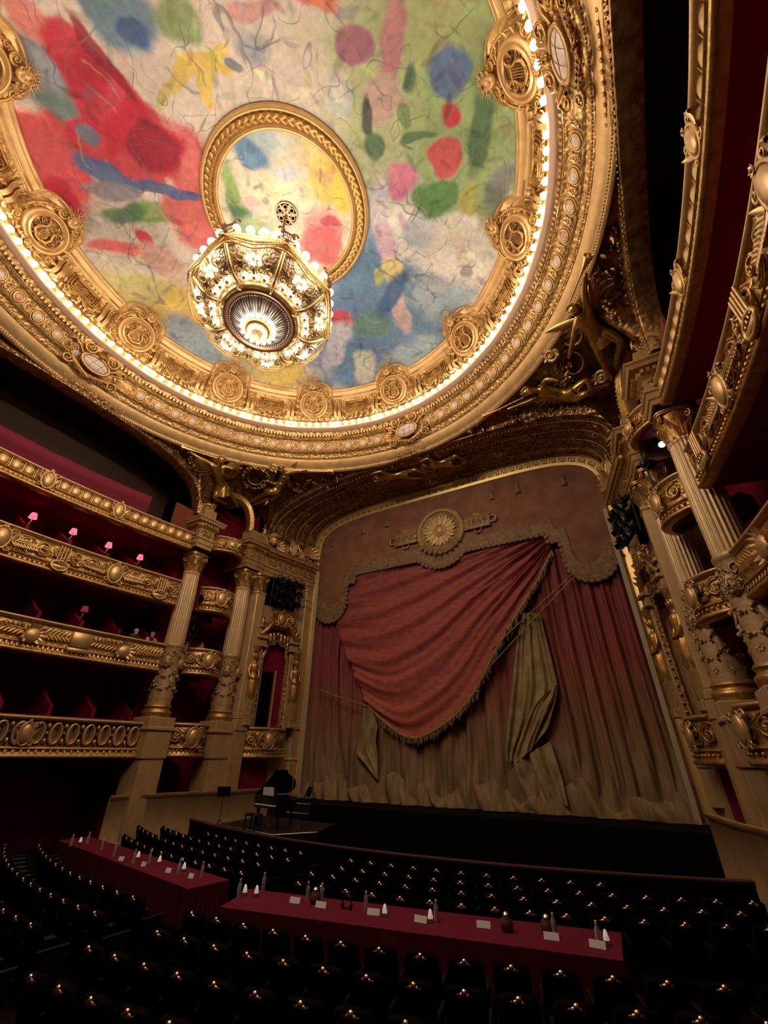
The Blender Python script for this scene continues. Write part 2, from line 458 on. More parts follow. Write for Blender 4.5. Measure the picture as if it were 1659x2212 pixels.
def paint_mat(name):
    m = bpy.data.materials.new(name); m.use_nodes = True
    nt = m.node_tree; b = nt.nodes['Principled BSDF']; b.inputs['Roughness'].default_value = .75
    a = nt.nodes.new('ShaderNodeVertexColor'); a.layer_name = 'wash'
    nz = nt.nodes.new('ShaderNodeTexNoise'); nz.inputs['Scale'].default_value = 5; nz.inputs['Detail'].default_value = 8
    tc = nt.nodes.new('ShaderNodeTexCoord'); nt.links.new(tc.outputs['Object'], nz.inputs['Vector'])
    mr = nt.nodes.new('ShaderNodeMapRange'); mr.inputs[1].default_value = .3; mr.inputs[2].default_value = .7
    mr.inputs[3].default_value = .84; mr.inputs[4].default_value = 1.12
    nt.links.new(nz.outputs['Fac'], mr.inputs[0])
    mx = nt.nodes.new('ShaderNodeVectorMath'); mx.operation = 'SCALE'
    nt.links.new(a.outputs['Color'], mx.inputs[0]); nt.links.new(mr.outputs[0], mx.inputs['Scale'])
    # loose drawn contour lines, broken up so that they come and go
    prev = mx.outputs[0]
    for sc_, w_, seed_ in ((.55, .0065, 0.0), (1.3, .010, 17.0)):
        ofs = nt.nodes.new('ShaderNodeVectorMath'); ofs.operation = 'ADD'; ofs.inputs[1].default_value = (seed_, seed_ * 2, 0); nt.links.new(tc.outputs['Object'], ofs.inputs[0])
        n1 = nt.nodes.new('ShaderNodeTexNoise'); n1.inputs['Scale'].default_value = sc_; n1.inputs['Detail'].default_value = .6; n1.inputs['Distortion'].default_value = .25; nt.links.new(ofs.outputs[0], n1.inputs['Vector'])
        s1 = nt.nodes.new('ShaderNodeMath'); s1.operation = 'SUBTRACT'; s1.inputs[1].default_value = .5; nt.links.new(n1.outputs['Fac'], s1.inputs[0])
        a1 = nt.nodes.new('ShaderNodeMath'); a1.operation = 'ABSOLUTE'; nt.links.new(s1.outputs[0], a1.inputs[0])
        r1 = nt.nodes.new('ShaderNodeMapRange'); r1.inputs[1].default_value = w_ * .4; r1.inputs[2].default_value = w_; r1.inputs[3].default_value = 1; r1.inputs[4].default_value = 0; nt.links.new(a1.outputs[0], r1.inputs[0])
        n2 = nt.nodes.new('ShaderNodeTexNoise'); n2.inputs['Scale'].default_value = .9; nt.links.new(ofs.outputs[0], n2.inputs['Vector'])
        r2 = nt.nodes.new('ShaderNodeMapRange'); r2.inputs[1].default_value = .46; r2.inputs[2].default_value = .58; nt.links.new(n2.outputs['Fac'], r2.inputs[0])
        mu = nt.nodes.new('ShaderNodeMath'); mu.operation = 'MULTIPLY'; nt.links.new(r1.outputs[0], mu.inputs[0]); nt.links.new(r2.outputs[0], mu.inputs[1])
        m8 = nt.nodes.new('ShaderNodeMath'); m8.operation = 'MULTIPLY'; m8.inputs[1].default_value = .6; nt.links.new(mu.outputs[0], m8.inputs[0])
        mc = nt.nodes.new('ShaderNodeMix'); mc.data_type = 'RGBA'; mc.inputs[7].default_value = (.10, .095, .12, 1); nt.links.new(m8.outputs[0], mc.inputs[0]); nt.links.new(prev, mc.inputs[6]); prev = mc.outputs[2]
    nt.links.new(prev, b.inputs['Base Color'])
    return m
def wash(me, C):
    at = me.color_attributes.new('wash', 'FLOAT_COLOR', 'POINT')
    at.data.foreach_set('color', np.c_[C, np.ones(len(C))].ravel())

CREAM = (.60, .51, .43); RED = (.45, .016, .042); RED2 = (.56, .10, .10); DKRED = (.27, .010, .030)
YEL = (.66, .47, .10); GRN = (.20, .30, .10); DGRN = (.07, .15, .07); BLU = (.10, .19, .33); LBLU = (.34, .42, .48)
NAVY = (.06, .10, .24); TEAL = (.12, .20, .20); MAG = (.50, .14, .24); PUR = (.30, .10, .16); WHT = (.68, .62, .55); GRY = (.38, .36, .33)
def pb(px, py, rx, ry, deg, col, so=.25):
    """a wash whose place is read off the photograph (centre and size in its pixels)"""
    z = 21.8
    c = on_z(px, py, z); a = radians(deg)
    ex = on_z(px + rx * cos(a), py + rx * sin(a), z) - c
    ey = on_z(px - ry * sin(a), py + ry * cos(a), z) - c
    return (c[0], c[1], float(np.linalg.norm(ex)), float(np.linalg.norm(ey)), atan2(ex[1], ex[0]), col, so)
def paint_blobs():
    B = []
    def a(*k): B.append(pb(*k))
    # pale washes first, then the strong shapes
    a(900, 250, 190, 330, 0, (.36, .40, .20), .5); a(1010, 330, 120, 260, 0, (.27, .37, .15), .45); a(930, 40, 140, 90, 0, (.30, .34, .15), .5)
    a(820, 680, 150, 170, 20, LBLU, .5); a(800, 690, 110, 130, 0, BLU, .5); a(880, 720, 100, 90, 0, (.13, .23, .36), .5); a(770, 770, 90, 60, 10, BLU, .5)
    a(960, 620, 70, 70, 0, LBLU, .5); a(990, 540, 90, 70, 0, WHT, .4); a(870, 500, 50, 60, 0, WHT, .5)
    a(330, 640, 110, 40, 25, (.60, .50, .20), .5); a(390, 670, 60, 45, 30, YEL, .4); a(300, 610, 70, 25, 15, (.55, .46, .2), .5)
    a(420, 725, 75, 26, 35, (.25, .33, .40), .4); a(610, 800, 60, 26, 0, YEL, .45); a(560, 770, 40, 30, 0, (.55, .48, .25), .5)
    a(130, 190, 60, 95, -15, TEAL, .4); a(85, 120, 40, 80, -30, (.30, .32, .38), .5); a(265, 35, 90, 60, 25, (.12, .22, .30), .35); a(380, 45, 45, 60, 0, (.22, .30, .14), .4)
    a(300, 70, 40, 24, 50, NAVY, .4)
    a(270, 490, 90, 60, 10, (.42, .36, .30), .5); a(330, 470, 60, 22, 10, GRN, .5); a(270, 465, 40, 16, 0, DGRN, .5)
    a(420, 480, 70, 55, 20, RED2, .45); a(390, 350, 55, 100, -35, RED2, .4); a(255, 530, 60, 12, 8, RED2, .35); a(310, 515, 12, 26, -20, RED, .3); a(345, 560, 50, 26, 20, (.55, .32, .26), .5)
    # the long red mass on the left
    a(80, 40, 70, 26, 40, (.66, .20, .18), .4); a(165, 120, 100, 40, 55, RED, .25); a(235, 225, 120, 62, 55, RED, .2); a(305, 320, 95, 75, 50, RED, .18); a(330, 320, 48, 62, -30, DKRED, .3)
    a(220, 120, 120, 14, 55, DKRED, .3); a(130, 345, 62, 85, 0, (.50, .035, .05), .25); a(150, 420, 40, 30, 30, RED, .3); a(200, 300, 55, 40, 10, RED, .3)
    a(187, 292, 24, 24, 0, (.13, .15, .19), .2); a(235, 375, 80, 16, 27, NAVY, .3); a(350, 412, 85, 13, 10, NAVY, .3); a(250, 410, 60, 18, 10, (.22, .20, .24), .4)
    # yellow and grey strokes on the cream
    a(400, 160, 60, 26, -40, YEL, .2); a(465, 110, 36, 16, -50, YEL, .25); a(440, 205, 18, 50, 5, YEL, .2); a(455, 150, 36, 20, 20, YEL, .25); a(350, 205, 36, 10, -60, (.5, .40, .16), .3)
    a(535, 85, 34, 34, 0, (.30, .31, .36), .6); a(492, 138, 17, 17, 0, (.20, .20, .25), .4); a(550, 20, 60, 18, 0, (.55, .28, .26), .4); a(690, 15, 40, 26, 0, (.62, .18, .10), .4)
    a(645, 100, 30, 38, 0, (.55, .47, .37), .2)
    # right hand greens with purple, blue and red touches
    a(765, 105, 40, 50, 20, PUR, .25); a(845, 80, 26, 110, 4, (.42, .17, .20), .35); a(835, 220, 40, 50, 10, (.46, .30, .27), .4); a(730, 215, 34, 42, 0, (.44, .46, .40), .2); a(728, 212, 17, 20, 0, (.60, .56, .48), .3)
    a(800, 260, 14, 40, 0, (.05, .06, .05), .4); a(808, 325, 24, 34, 0, (.08, .15, .08), .4); a(890, 165, 16, 34, 20, DGRN, .4)
    a(972, 145, 34, 60, 5, (.09, .14, .30), .3); a(968, 236, 22, 32, 15, RED, .25); a(958, 345, 36, 44, -15, (.52, .07, .09), .2); a(1005, 350, 16, 24, 0, (.32, .38, .18), .3); a(905, 300, 40, 10, -25, DGRN, .35); a(885, 260, 12, 28, -20, DGRN, .35)
    a(1030, 290, 26, 95, 5, DGRN, .4); a(870, 397, 34, 34, 0, MAG, .5); a(940, 432, 42, 34, 0, (.10, .24, .07), .25); a(1010, 430, 26, 30, 15, (.44, .42, .12), .4); a(1085, 385, 24, 55, 30, (.20, .21, .21), .45)
    # strokes in the blue at the lower right
    a(820, 450, 20, 60, -8, (.58, .52, .56), .4); a(838, 530, 22, 50, -15, (.56, .38, .46), .4); a(850, 590, 22, 30, 0, (.60, .52, .20), .35); a(868, 665, 18, 50, -15, (.55, .40, .40), .35); a(820, 610, 12, 16, 0, (.45, .45, .10), .3)
    a(905, 500, 32, 34, 0, (.42, .44, .48), .5); a(985, 520, 16, 50, -15, (.62, .54, .47), .3); a(1005, 575, 16, 14, 0, (.30, .28, .28), .4); a(935, 615, 30, 16, 20, (.40, .45, .46), .4)
    a(735, 700, 26, 28, 20, (.55, .06, .08), .3); a(725, 745, 26, 50, 20, (.42, .42, .50), .4); a(800, 700, 46, 24, -15, (.12, .22, .18), .4); a(790, 790, 24, 30, 0, (.48, .48, .40), .4); a(880, 760, 70, 26, -30, LBLU, .5); a(850, 640, 60, 18, -60, (.05, .12, .26), .5)
    return B
def stroke_blobs(n, seed, rmin, rmax, cols=((.20, .19, .20), (.12, .13, .17), (.30, .26, .24))):
    """thin dark brush lines scattered over the washes"""
    R = np.random.default_rng(seed); out = []
    for i in range(n):
        r = sqrt(R.uniform(rmin ** 2, rmax ** 2)); t = R.uniform(0, 2 * pi); x, y = r * cos(t), r * sin(t); an = R.uniform(0, 2 * pi)
        k = R.integers(3, 7); da = R.uniform(-.5, .5); c = cols[R.integers(0, len(cols))]
        for j in range(k):
            out.append((x, y, .16, .028, an, c, .5)); x += .26 * cos(an); y += .26 * sin(an); an += da
    return out

def annulus(r0, r1, nr, na, zf):
    r = np.linspace(r0, r1, nr); a = np.linspace(0, 2 * pi, na, endpoint=False)
    Rr, A = np.meshgrid(r, a, indexing='ij')
    return np.stack([Rr * np.cos(A), Rr * np.sin(A), zf(Rr)], 2)
mb = MB(); G = annulus(2.9, 9.35, 230, 900, dome_z); grid(mb, G, wv=True, flip=True)
M_PAINT = paint_mat('washes_of_colour')
me = mb.mesh('ceiling', M_PAINT); wash(me, dabs(mb.verts(), paint(mb.verts(), CREAM, paint_blobs() + stroke_blobs(40, 5, 3.6, 8.4), 3), 1500, 21))
ceil = struct(link('ceiling', me), 'pale painted ceiling with loose red, green, blue and yellow washes', 'ceiling')

# ---- round picture in the middle of the ceiling
def mb_blob(px, py, rx, ry, deg, col, so=.3): return pb(px, py, rx, ry, deg, col, so)
mb = MB(); G = annulus(0.001, 2.72, 60, 260, lambda R: 21.98 - .02 * R); grid(mb, G, wv=True, flip=True)
me = mb.mesh('painted_roundel', M_PAINT)
inner = [mb_blob(*k) for k in ((560, 310, 55, 35, 0, (.36, .45, .48), .5), (545, 335, 40, 30, 20, (.10, .22, .38), .35), (690, 330, 60, 50, 30, (.62, .48, .20), .5), (700, 400, 40, 60, 0, YEL, .5), (740, 420, 22, 50, 0, (.72, .50, .07), .35),
        (505, 430, 20, 55, 0, (.22, .34, .10), .4), (520, 470, 24, 26, 0, DGRN, .5), (540, 490, 40, 24, 0, (.32, .40, .20), .5), (700, 500, 50, 40, 20, (.62, .28, .24), .5), (695, 540, 44, 36, 0, (.62, .12, .13), .4), (715, 490, 26, 14, 0, (.45, .08, .09), .4),
        (610, 420, 50, 40, 0, (.62, .55, .36), .5), (610, 370, 22, 14, 0, (.42, .44, .46), .4), (690, 390, 24, 16, 20, (.46, .30, .14), .45), (540, 430, 20, 12, 0, (.56, .38, .34), .4), (570, 425, 8, 10, 0, TEAL, .4))]
wash(me, dabs(mb.verts(), paint(mb.verts(), (.58, .53, .40), inner + stroke_blobs(8, 8, .4, 2.4), 11), 240, 22, .08, .3))
struct(link('ceiling_roundel', me), 'round painted centre panel of the ceiling in green, yellow and pink', 'ceiling')

# ---- gilt wreath frame around the round picture
fr = thing('wreath_frame', 'round gilt frame with laurel wreath around the centre ceiling painting', 'frame', loc=(0, 0, 21.9))
mb = MB(); lathe(mb, [(2.60, .10), (2.60, .0), (2.64, -.05), (2.70, -.05), (2.73, 0), (2.75, -.02), (2.80, .02)], 96)
mb.build('inner_moulding', M_GOLDB, fr)
mb = MB(); lathe(mb, [(2.78, .06), (2.82, -.02), (2.95, -.07), (3.08, -.02), (3.12, .06)], 96)
mb.build('wreath_bed', M_DGOLD, fr)
mb = MB(); lathe(mb, [(3.10, .04), (3.13, -.04), (3.18, -.06), (3.22, -.02), (3.25, -.01), (3.30, .12)], 96)
mb.build('outer_moulding', M_GOLDB, fr)
lm = MB(); leaf(lm, .42, .085, None, .2, 6, .5); lme = lm.mesh('laurel_leaf', M_GOLD)
k = 0
for i in range(72):
    t = 2 * pi * i / 72
    for q, rr in ((-1, 2.87), (1, 3.03)):
        c = np.array([rr * cos(t), rr * sin(t), -.06])
        x = np.array([cos(t), sin(t), 0]); y = np.array([-sin(t), cos(t), 0])
        Mx = FR(c, x, y, (0, 0, -1)); Mx[:3, 0] *= -1
        link('laurel_leaf', lme, fr, M=Mx @ RZ(-q * .55 if True else 0))

# ---- perforated rosette where the chandelier hangs
ro = thing('ceiling_rosette', 'small round pierced bronze rosette above the chandelier rod', 'rosette', loc=(0, 0, 21.9))
mb = MB(); lathe(mb, [(.001, .0), (.40, .0), (.43, -.02), (.44, .04)], 40); mb.build('plate', M_DARK, ro)
mb = MB(); rope_ring(mb, .42, .42, .03, T3(0, 0, -.02), 40)
for i in range(6):
    a = i * pi / 3
    rope_ring(mb, .085, .085, .02, T3(.27 * cos(a), .27 * sin(a), -.03), 14)
    spiral(mb, .07, 1.3, .25, T3(.33 * cos(a + pi / 6), .33 * sin(a + pi / 6), -.03), 12)
    tube(mb, [(0, 0, -.03), (.18 * cos(a + pi / 6), .18 * sin(a + pi / 6), -.03), (.4 * cos(a + pi / 6), .4 * sin(a + pi / 6), -.03)], [.08, .045, .03], 6)
mb.build('tracery', mat('pale_bronze', (.66, .50, .30), .4, .4), ro)

# ---- the ring cornice: coved wall with twelve lobes, lamp ledge, frieze and fascia
def ringF(R, z, th, tilt=0.0):
    """frame on the ring: x along, y up, z towards the axis (tilted downwards by tilt)"""
    c, s = cos(th), sin(th); n = np.array([-c * cos(tilt), -s * cos(tilt), -sin(tilt)]); x = np.array([s, -c, 0.0])
    return FR((R * c, R * s, z), x, np.cross(n, x), n)
def lobe(th, R0=8.84, w=1.0, d=.62):
    """inward bulge of the cove around each lyre, one every 30 degrees"""
    s = ((np.degrees(th) + 15) % 30 - 15) * pi / 180 * R0
    return d * np.sqrt(np.clip(1 - (s / w) ** 2, 0, 1)) ** .8
NA = 1080; TH = np.linspace(0, 2 * pi, NA, endpoint=False); LB = lobe(TH)
def ringgrid(prof, kfun):
    P = np.zeros((len(prof), NA, 3))
    for i, (R, z) in enumerate(prof):
        r = R - LB * kfun(z)
        P[i, :, 0] = r * np.cos(TH); P[i, :, 1] = r * np.sin(TH); P[i, :, 2] = z
    return P
kf = lambda z: np.clip((z - 19.55) / 1.7, 0, 1)
mb = MB(); grid(mb, ringgrid([(8.80, 21.36), (8.78, 21.28), (8.82, 21.24), (8.86, 21.26), (8.92, 21.20), (9.02, 21.12), (9.06, 21.04), (9.10, 21.05), (9.16, 20.98), (9.20, 20.90)], kf), wv=True, flip=True)
struct(mb.build('trim_1', M_GOLDB, None), 'gilt scalloped moulding around the edge of the painted ceiling', 'moulding')
mb = MB(); grid(mb, ringgrid([(9.20, 20.92), (9.32, 20.80), (9.42, 20.6), (9.50, 20.2), (9.54, 19.8), (9.54, 19.55)], kf), wv=True, flip=True)
struct(mb.build('trim_2', M_GOLDF, None), 'gilt coved wall behind the ring of lit globes', 'cornice')
mb = MB()
lathe(mb, [(9.62, 19.60), (9.50, 19.56), (9.44, 19.50), (9.44, 19.40), (9.52, 19.34), (9.60, 19.30), (9.60, 19.18)], 360); 
struct(mb.build('trim_3', M_GOLDF), 'narrow gilt ledge under the carved cove carrying the globe sockets', 'cornice')
mb = MB(); lathe(mb, [(9.62, 19.2), (9.50, 19.16), (9.44, 19.12), (9.43, 19.05), (9.47, 19.0), (9.52, 18.98), (9.56, 18.92), (9.64, 18.9)], 360)
struct(mb.build('trim_4', M_LIP), 'smooth rose-gold lip just below the ring of lit globes', 'moulding')
mb = MB(); lathe(mb, [(9.62, 18.92), (9.74, 18.80), (9.76, 18.62), (9.72, 18.58), (9.74, 18.54), (9.80, 18.52), (9.80, 18.48)], 360)
dent = struct(mb.build('trim_5', M_DGOLD), 'dark gilt band of dentils under the lamp ledge', 'moulding')
mb = MB(); lathe(mb, [(9.80, 18.50), (9.77, 18.46), (9.82, 18.42), (9.86, 18.40), (10.10, 17.86), (10.08, 17.82), (10.13, 17.78), (10.17, 17.76)], 360)
frieze = struct(mb.build('trim_6', M_GOLDF), 'carved gilt frieze of small oval medallions below the dentils', 'frieze')
mb = MB(); lathe(mb, [(10.15, 17.78), (10.20, 17.74), (10.28, 17.60), (10.32, 17.52), (10.36, 17.50)], 360)
struct(mb.build('trim_7', M_GOLDF), 'fine carved gilt moulding between oval frieze and plain fascia', 'moulding')
mb = MB(); lathe(mb, [(10.34, 17.52), (10.38, 17.47), (10.54, 17.08), (10.60, 17.06), (10.62, 17.0), (10.64, 16.92), (10.75, 16.9)], 360)
struct(mb.build('trim_8', M_GOLDB), 'plain bright gilt fascia at the bottom of the ceiling ring', 'moulding')
# dentils, beads and the small flame row (too fine to count singly)
db = MB(); box(db, -.035, .035, -.06, .06, 0, .07); db2 = MB(); ball(db2, (0, 0, .02), (.03, .04, .035), 6, 5)
mb = MB()
for i in range(360):
    mb.merge(db, ringF(9.74, 18.71, radians(i + .5), .5))
    mb.merge(db2, ringF(9.78, 18.56, radians(i), .5)); mb.merge(db2, ringF(9.78, 18.56, radians(i + .5), .5))
for i in range(720):
    mb.merge(db2, ringF(10.62, 17.0, radians(i / 2), .5))
    mb.merge(db2, ringF(10.29, 17.60, radians(i / 2), .6))
o = mb.build('dentil_row', M_GOLDB, dent); o['kind'] = 'stuff'
# one oval medallion of the frieze: rim, pearl, and leaf sprays either side
def bb(fn, *a, **k):
    m_ = MB(); fn(m_, *a, **k); return m_
rim = MB(); rope_ring(rim, .158, .205, .04, T3(0, 0, .03), 26); rope_ring(rim, .235, .285, .026, T3(0, 0, .015), 26)
for q in (-1, 1):
    for w in (-1, 1):
        spiral(rim, .085, 1.3, .26, T3(q * .37, w * .16, .02), 13, q * w); leaf(rim, .22, .045, T3(q * .32, 0, .02) @ RZ(-q * w * .3 + (0 if w > 0 else pi)), .25, 5)
rosette(rim, .06, T3(.44, 0, .03), 6)
rim_me = rim.mesh('oval_rim', M_GOLDB)
pm = MB(); ball(pm, (0, 0, 0), (.135, .18, .05), 16, 8)
pearl_me = pm.mesh('pearl', M_PEARL); pink_me = pm.mesh('pearl', M_PINK)
ANG = [radians(5.08 * k + b) for b in (0, 90, 180, 270) for k in ()]
for q4 in range(4):
    for k in range(16):
        d = 90 * q4 + 8.6 + k * (72.8 / 15)
        th = radians(d); Mx = ringF(9.99, 18.10, th, .46)
        r_ = link('oval_medallion', rim_me, frieze, M=Mx)
        p_ = link('pearl', pink_me if k in (3, 10) else pearl_me, r_, M=T3(0, 0, .03))
# large white oval cartouches at the four quarters
def cartouche(th, label):
    t = thing('oval_cartouche', label, 'cartouche', 'large cartouches of the ring frieze')
    F = ringF(9.86, 18.05, th, .46); t.matrix_world = Matrix(F.tolist())
    m_ = MB(); ball(m_, (0, 0, .10), (.52, .27, .08), 24, 10); pl = m_.build('pearl_pane', M_PEARL, t)
    m_ = MB()
    for (x0, y0, x1, y1) in ((-.45, .05, -.15, 0), (-.15, 0, .2, .02), (.2, .02, .47, -.06), (-.15, 0, -.22, -.24), (.2, .02, .12, -.25), (-.15, 0, -.05, .25), (.2, .02, .3, .2)):
        zz = lambda x, y: .10 + .085 * sqrt(max(0, 1 - (x / .52) ** 2 - (y / .27) ** 2))
        tube(m_, [(x0, y0, zz(x0, y0)), ((x0 + x1) / 2, (y0 + y1) / 2, zz((x0 + x1) / 2, (y0 + y1) / 2)), (x1, y1, zz(x1, y1))], .010, 4)
    m_.build('lead_line', M_DGOLD, pl)
    m_ = MB(); rope_ring(m_, .58, .33, .065, T3(0, 0, .1), 36); m_.build('oval_frame', M_GOLDB, t)
    m_ = MB()
    for q in (-1, 1):
        spiral(m_, .26, 1.7, .28, T3(q * .52, .50, .14), 24, q, 0, pi / 2 + q * .8)
        spiral(m_, .17, 1.5, .30, T3(q * 1.0, .05, .1), 20, -q); spiral(m_, .2, 1.5, .28, T3(q * .95, -.45, .1), 20, q)
        for j in range(6):
            leaf(m_, .34, .06, T3(q * (.85 - .12 * j), -.25 - .07 * j, .12) @ RZ(q * (2.4 - .12 * j)), .25, 6)
            leaf(m_, .3, .055, T3(q * (.75 + .05 * j), .3 - .1 * j, .1) @ RZ(-q * (1.0 + .15 * j)), .3, 6)
        tube(m_, [(q * .62, .1, .1), (q * .85, .3, .12), (q * 1.1, .42, .1), (q * 1.3, .3, .06)], [.06, .07, .05, .02], 6)
    for j in range(9):
        a = radians(20 + 17.5 * j); leaf(m_, .3, .055, T3(.0, .42, .14) @ RZ(a - pi / 2), .5, 5)
    mask(m_, .3, T3(0, .42, .18), 0, False)
    garland(m_, [(-.7, -.5, .1), (-.35, -.68, .14), (0, -.74, .15), (.35, -.68, .14), (.7, -.5, .1)], .07, None, 2.5, 4)
    m_.build('scrollwork', M_GOLD, t)
    return t
cartouche(radians(88), 'large pearly oval cartouche on the ring frieze above the stage')
cartouche(radians(184), 'large pearly oval cartouche on the ring frieze above the left gallery')
cartouche(radians(-3), 'large oval cartouche on the ring frieze above the right gallery, seen edge on')
# globes of the ring: a ball on a small socket, each its own lamp
gb = MB(); ball(gb, (0, 0, 0), .115, 14, 10); g_me = gb.mesh('lit_globe', M_BULB)
sb = MB(); lathe(sb, [(.05, -.02), (.055, .0), (.045, .05), (.03, .06)], 10); s_me = sb.mesh('socket', M_GOLD)
for i in range(144):
    th = radians(2.5 * i + 1.25); Fm = ringF(9.40, 19.27, th, 0)
    o = link('lit_globe', g_me, M=Fm)
    tag(o, 'round warm white globe lamp in the row around the ceiling ring', 'globe lamp', 'globe lamps of the ceiling ring')
    link('socket', s_me, o, M=T3(0, -.02, -.10))
for i in range(24):
    th = radians(15 * i + 7.5)
    lamp('globe_glow', (9.24 * cos(th), 9.24 * sin(th), 19.30), RING_W, .12)

# ---- twelve lyre medallions with crowned masks, and between them rectangular panels with paired consoles
lyre_t = MB()
def lyre_medallion(th, label):
    F = ringF(8.98, 20.36, th, .62)
    t = thing('lyre_medallion', label, 'medallion', 'lyre medallions of the ceiling ring'); t.matrix_world = Matrix(F.tolist())
    for nm, me_, Mx in LYP: link(nm, me_, t, M=Mx)
    return t
m1 = MB(); lathe(m1, [(.001, -.02), (.56, -.02)], 32); bk = m1.mesh('backing', M_DGOLD)
m2 = MB(); lathe(m2, [(.52, -.02), (.53, .10), (.57, .13), (.60, .10), (.62, .05), (.66, .04), (.68, .09), (.74, .12), (.78, .08), (.79, -.15)], 40)
fm = m2.mesh('round_frame', M_GOLDB)
m3 = MB(); lyre(m3, .86, T3(0, -.04, .06))
for q in (-1, 1):
    for (x, y, r, sg) in ((.36, .20, .12, 1), (.38, -.12, .12, -1), (.24, -.36, .1, 1), (.24, .38, .09, -1)):
        spiral(m3, r, 1.5, .22, T3(q * x, y, .04), 14, q * sg)
        leaf(m3, .16, .035, T3(q * x, y, .04) @ RZ(-q * 1.2), .25, 5)
lym = m3.mesh('pierced_lyre', M_GOLD)
m4 = MB(); mask(m4, .60, T3(0, 1.04, .28), 13)
hm = m4.mesh('crowned_mask', M_GOLDB)
m5 = MB()
for q in (-1, 1):
    spiral(m5, .17, 1.6, .3, T3(q * .36, .88, .18), 18, q); spiral(m5, .13, 1.5, .3, T3(q * .62, .72, .10), 16, -q); spiral(m5, .15, 1.5, .28, T3(q * .82, -.55, .02), 16, q)
    tube(m5, [(q * .3, .75, .12), (q * .55, .84, .10), (q * .8, .55, .05), (q * .93, .2, .0), (q * .95, -.2, -.02)], [.05, .06, .055, .05, .04], 6)
    for j in range(4): leaf(m5, .24, .055, T3(q * (.74 + .04 * j), .45 - .3 * j, .03) @ RZ(-q * (.5 + .3 * j)), .3, 5)
    tube(m5, [(q * .15, -.84, .06), (q * .45, -.80, .05), (q * .75, -.72, .02)], [.05, .045, .02], 6); leaf(m5, .32, .06, T3(q * .2, -.84, .05) @ RZ(-q * 1.5), .2)
rosette(m5, .15, T3(0, -.84, .12), 8); rope_ring(m5, .17, .17, .03, T3(0, -.84, .1), 18)
scm = m5.mesh('scroll_surround', M_GOLD)
LYP = [('backing', bk, np.eye(4)), ('round_frame', fm, np.eye(4)), ('pierced_lyre', lym, np.eye(4)), ('crowned_mask', hm, np.eye(4)), ('scroll_surround', scm, np.eye(4))]
where = {0: 'farthest right, at the photo edge', 1: 'second up on the right side of the ring', 2: 'lower right, third from the top right', 3: 'right of the bottom one towards the stage', 4: 'bottom one, nearest the stage curtain', 5: 'left of the bottom one beside the chandelier',
         6: 'lower left, second from the bottom one', 7: 'on the left side below the red wash', 8: 'at the left photo edge high up', 9: 'behind the viewer at the rear left', 10: 'behind the viewer at the rear', 11: 'behind the viewer at the rear right'}
names = {0: 'in the upper right corner of the photo', 1: 'right of the blue wash, beside the dark right corner', 2: 'below the blue wash on the right', 3: 'second right of the lowest ones, above the cartouche', 4: 'at the lowest point of the ring below the chandelier', 5: 'just left of the lowest point of the ring',
         6: 'between the chandelier and the left cartouche', 7: 'on the far left side below the red wash', 8: 'at the upper left edge of the photo', 9: 'at the rear left', 10: 'at the rear centre', 11: 'at the rear right'}
for k in range(12): lyre_medallion(radians(30 * k), 'gilt lyre medallion with crowned mask ' + names[k])

# rectangular coffer panel and the paired consoles either side
c1 = MB()
for w, h, z0 in ((1.30, .74, .0), (1.12, .60, .05), (.92, .46, .09)):
    for (xa, xb, ya, yb) in ((-w / 2, w / 2, h / 2 - .05, h / 2), (-w / 2, w / 2, -h / 2, -h / 2 + .05), (-w / 2, -w / 2 + .05, -h / 2, h / 2), (w / 2 - .05, w / 2, -h / 2, h / 2)):
        box(c1, xa, xb, ya, yb, z0 - .08, z0 + .05, bev=.012)
box(c1, -.62, .62, -.34, .34, -.1, .0)
rope_ring(c1, .13, .13, .025, T3(0, 0, .08), 18); rosette(c1, .11, T3(0, 0, .07), 6)
for q in (-1, 1): spiral(c1, .13, 1.4, .22, T3(q * .3, 0, .06), 16, q); tube(c1, [(q * .13, .08, .06), (q * .2, 0, .06), (q * .13, -.08, .06)], .02, 5)
pan_me = c1.mesh('coffer_frame', M_GOLD)
c2 = MB()
for q in (-1, 1):
    leaf(c2, .5, .09, T3(q * .15, -.38, .03) @ RZ(-q * 2.2), .25); spiral(c2, .13, 1.4, .28, T3(q * .55, -.5, .05), 14, q); leaf(c2, .36, .06, T3(q * .3, -.5, .03) @ RZ(-q * 1.3), .25)
    for j in range(3): leaf(c2, .22, .05, T3(q * (.7 + .1 * j), -.35 + .1 * j, .0) @ RZ(-q * (.2 + .4 * j)), .3)
mask(c2, .26, T3(0, -.52, .1), 0, False)
fes_me = c2.mesh('leaf_festoon', M_GOLDB)
c3 = MB()
box(c3, -.24, .24, .42, .50, -.1, .26, bev=.02); box(c3, -.22, .22, .36, .42, -.1, .20, bev=.02)
for x in (-.12, .12):
    y = np.linspace(-.5, .38, 12); P = np.stack([0 * y + x, y, .05 + .09 * np.sin((y + .5) * 6.5) + .10 * (y + .5)], 1)
    for dx in (-.05, 0, .05): tube(c3, P + np.array([dx, 0, 0]), .042, 5)
    spiral(c3, .09, 1.3, .4, T3(x, .30, .2) @ RY(pi / 2), 12)
box(c3, -.25, .25, -.56, -.48, -.1, .10, bev=.02)
con_me = c3.mesh('console', M_GOLDB)
pnames = ['right, between the upper right and the right lyre', 'lower right, above the dark right corner', 'right of the lowest cartouche', 'directly above the stage cartouche', 'left of the lowest lyre', 'below the left of the chandelier',
          'right of the left cartouche', 'far left below the red wash', 'at the left photo edge', 'behind the viewer on the left', 'behind the viewer', 'behind the viewer on the right']
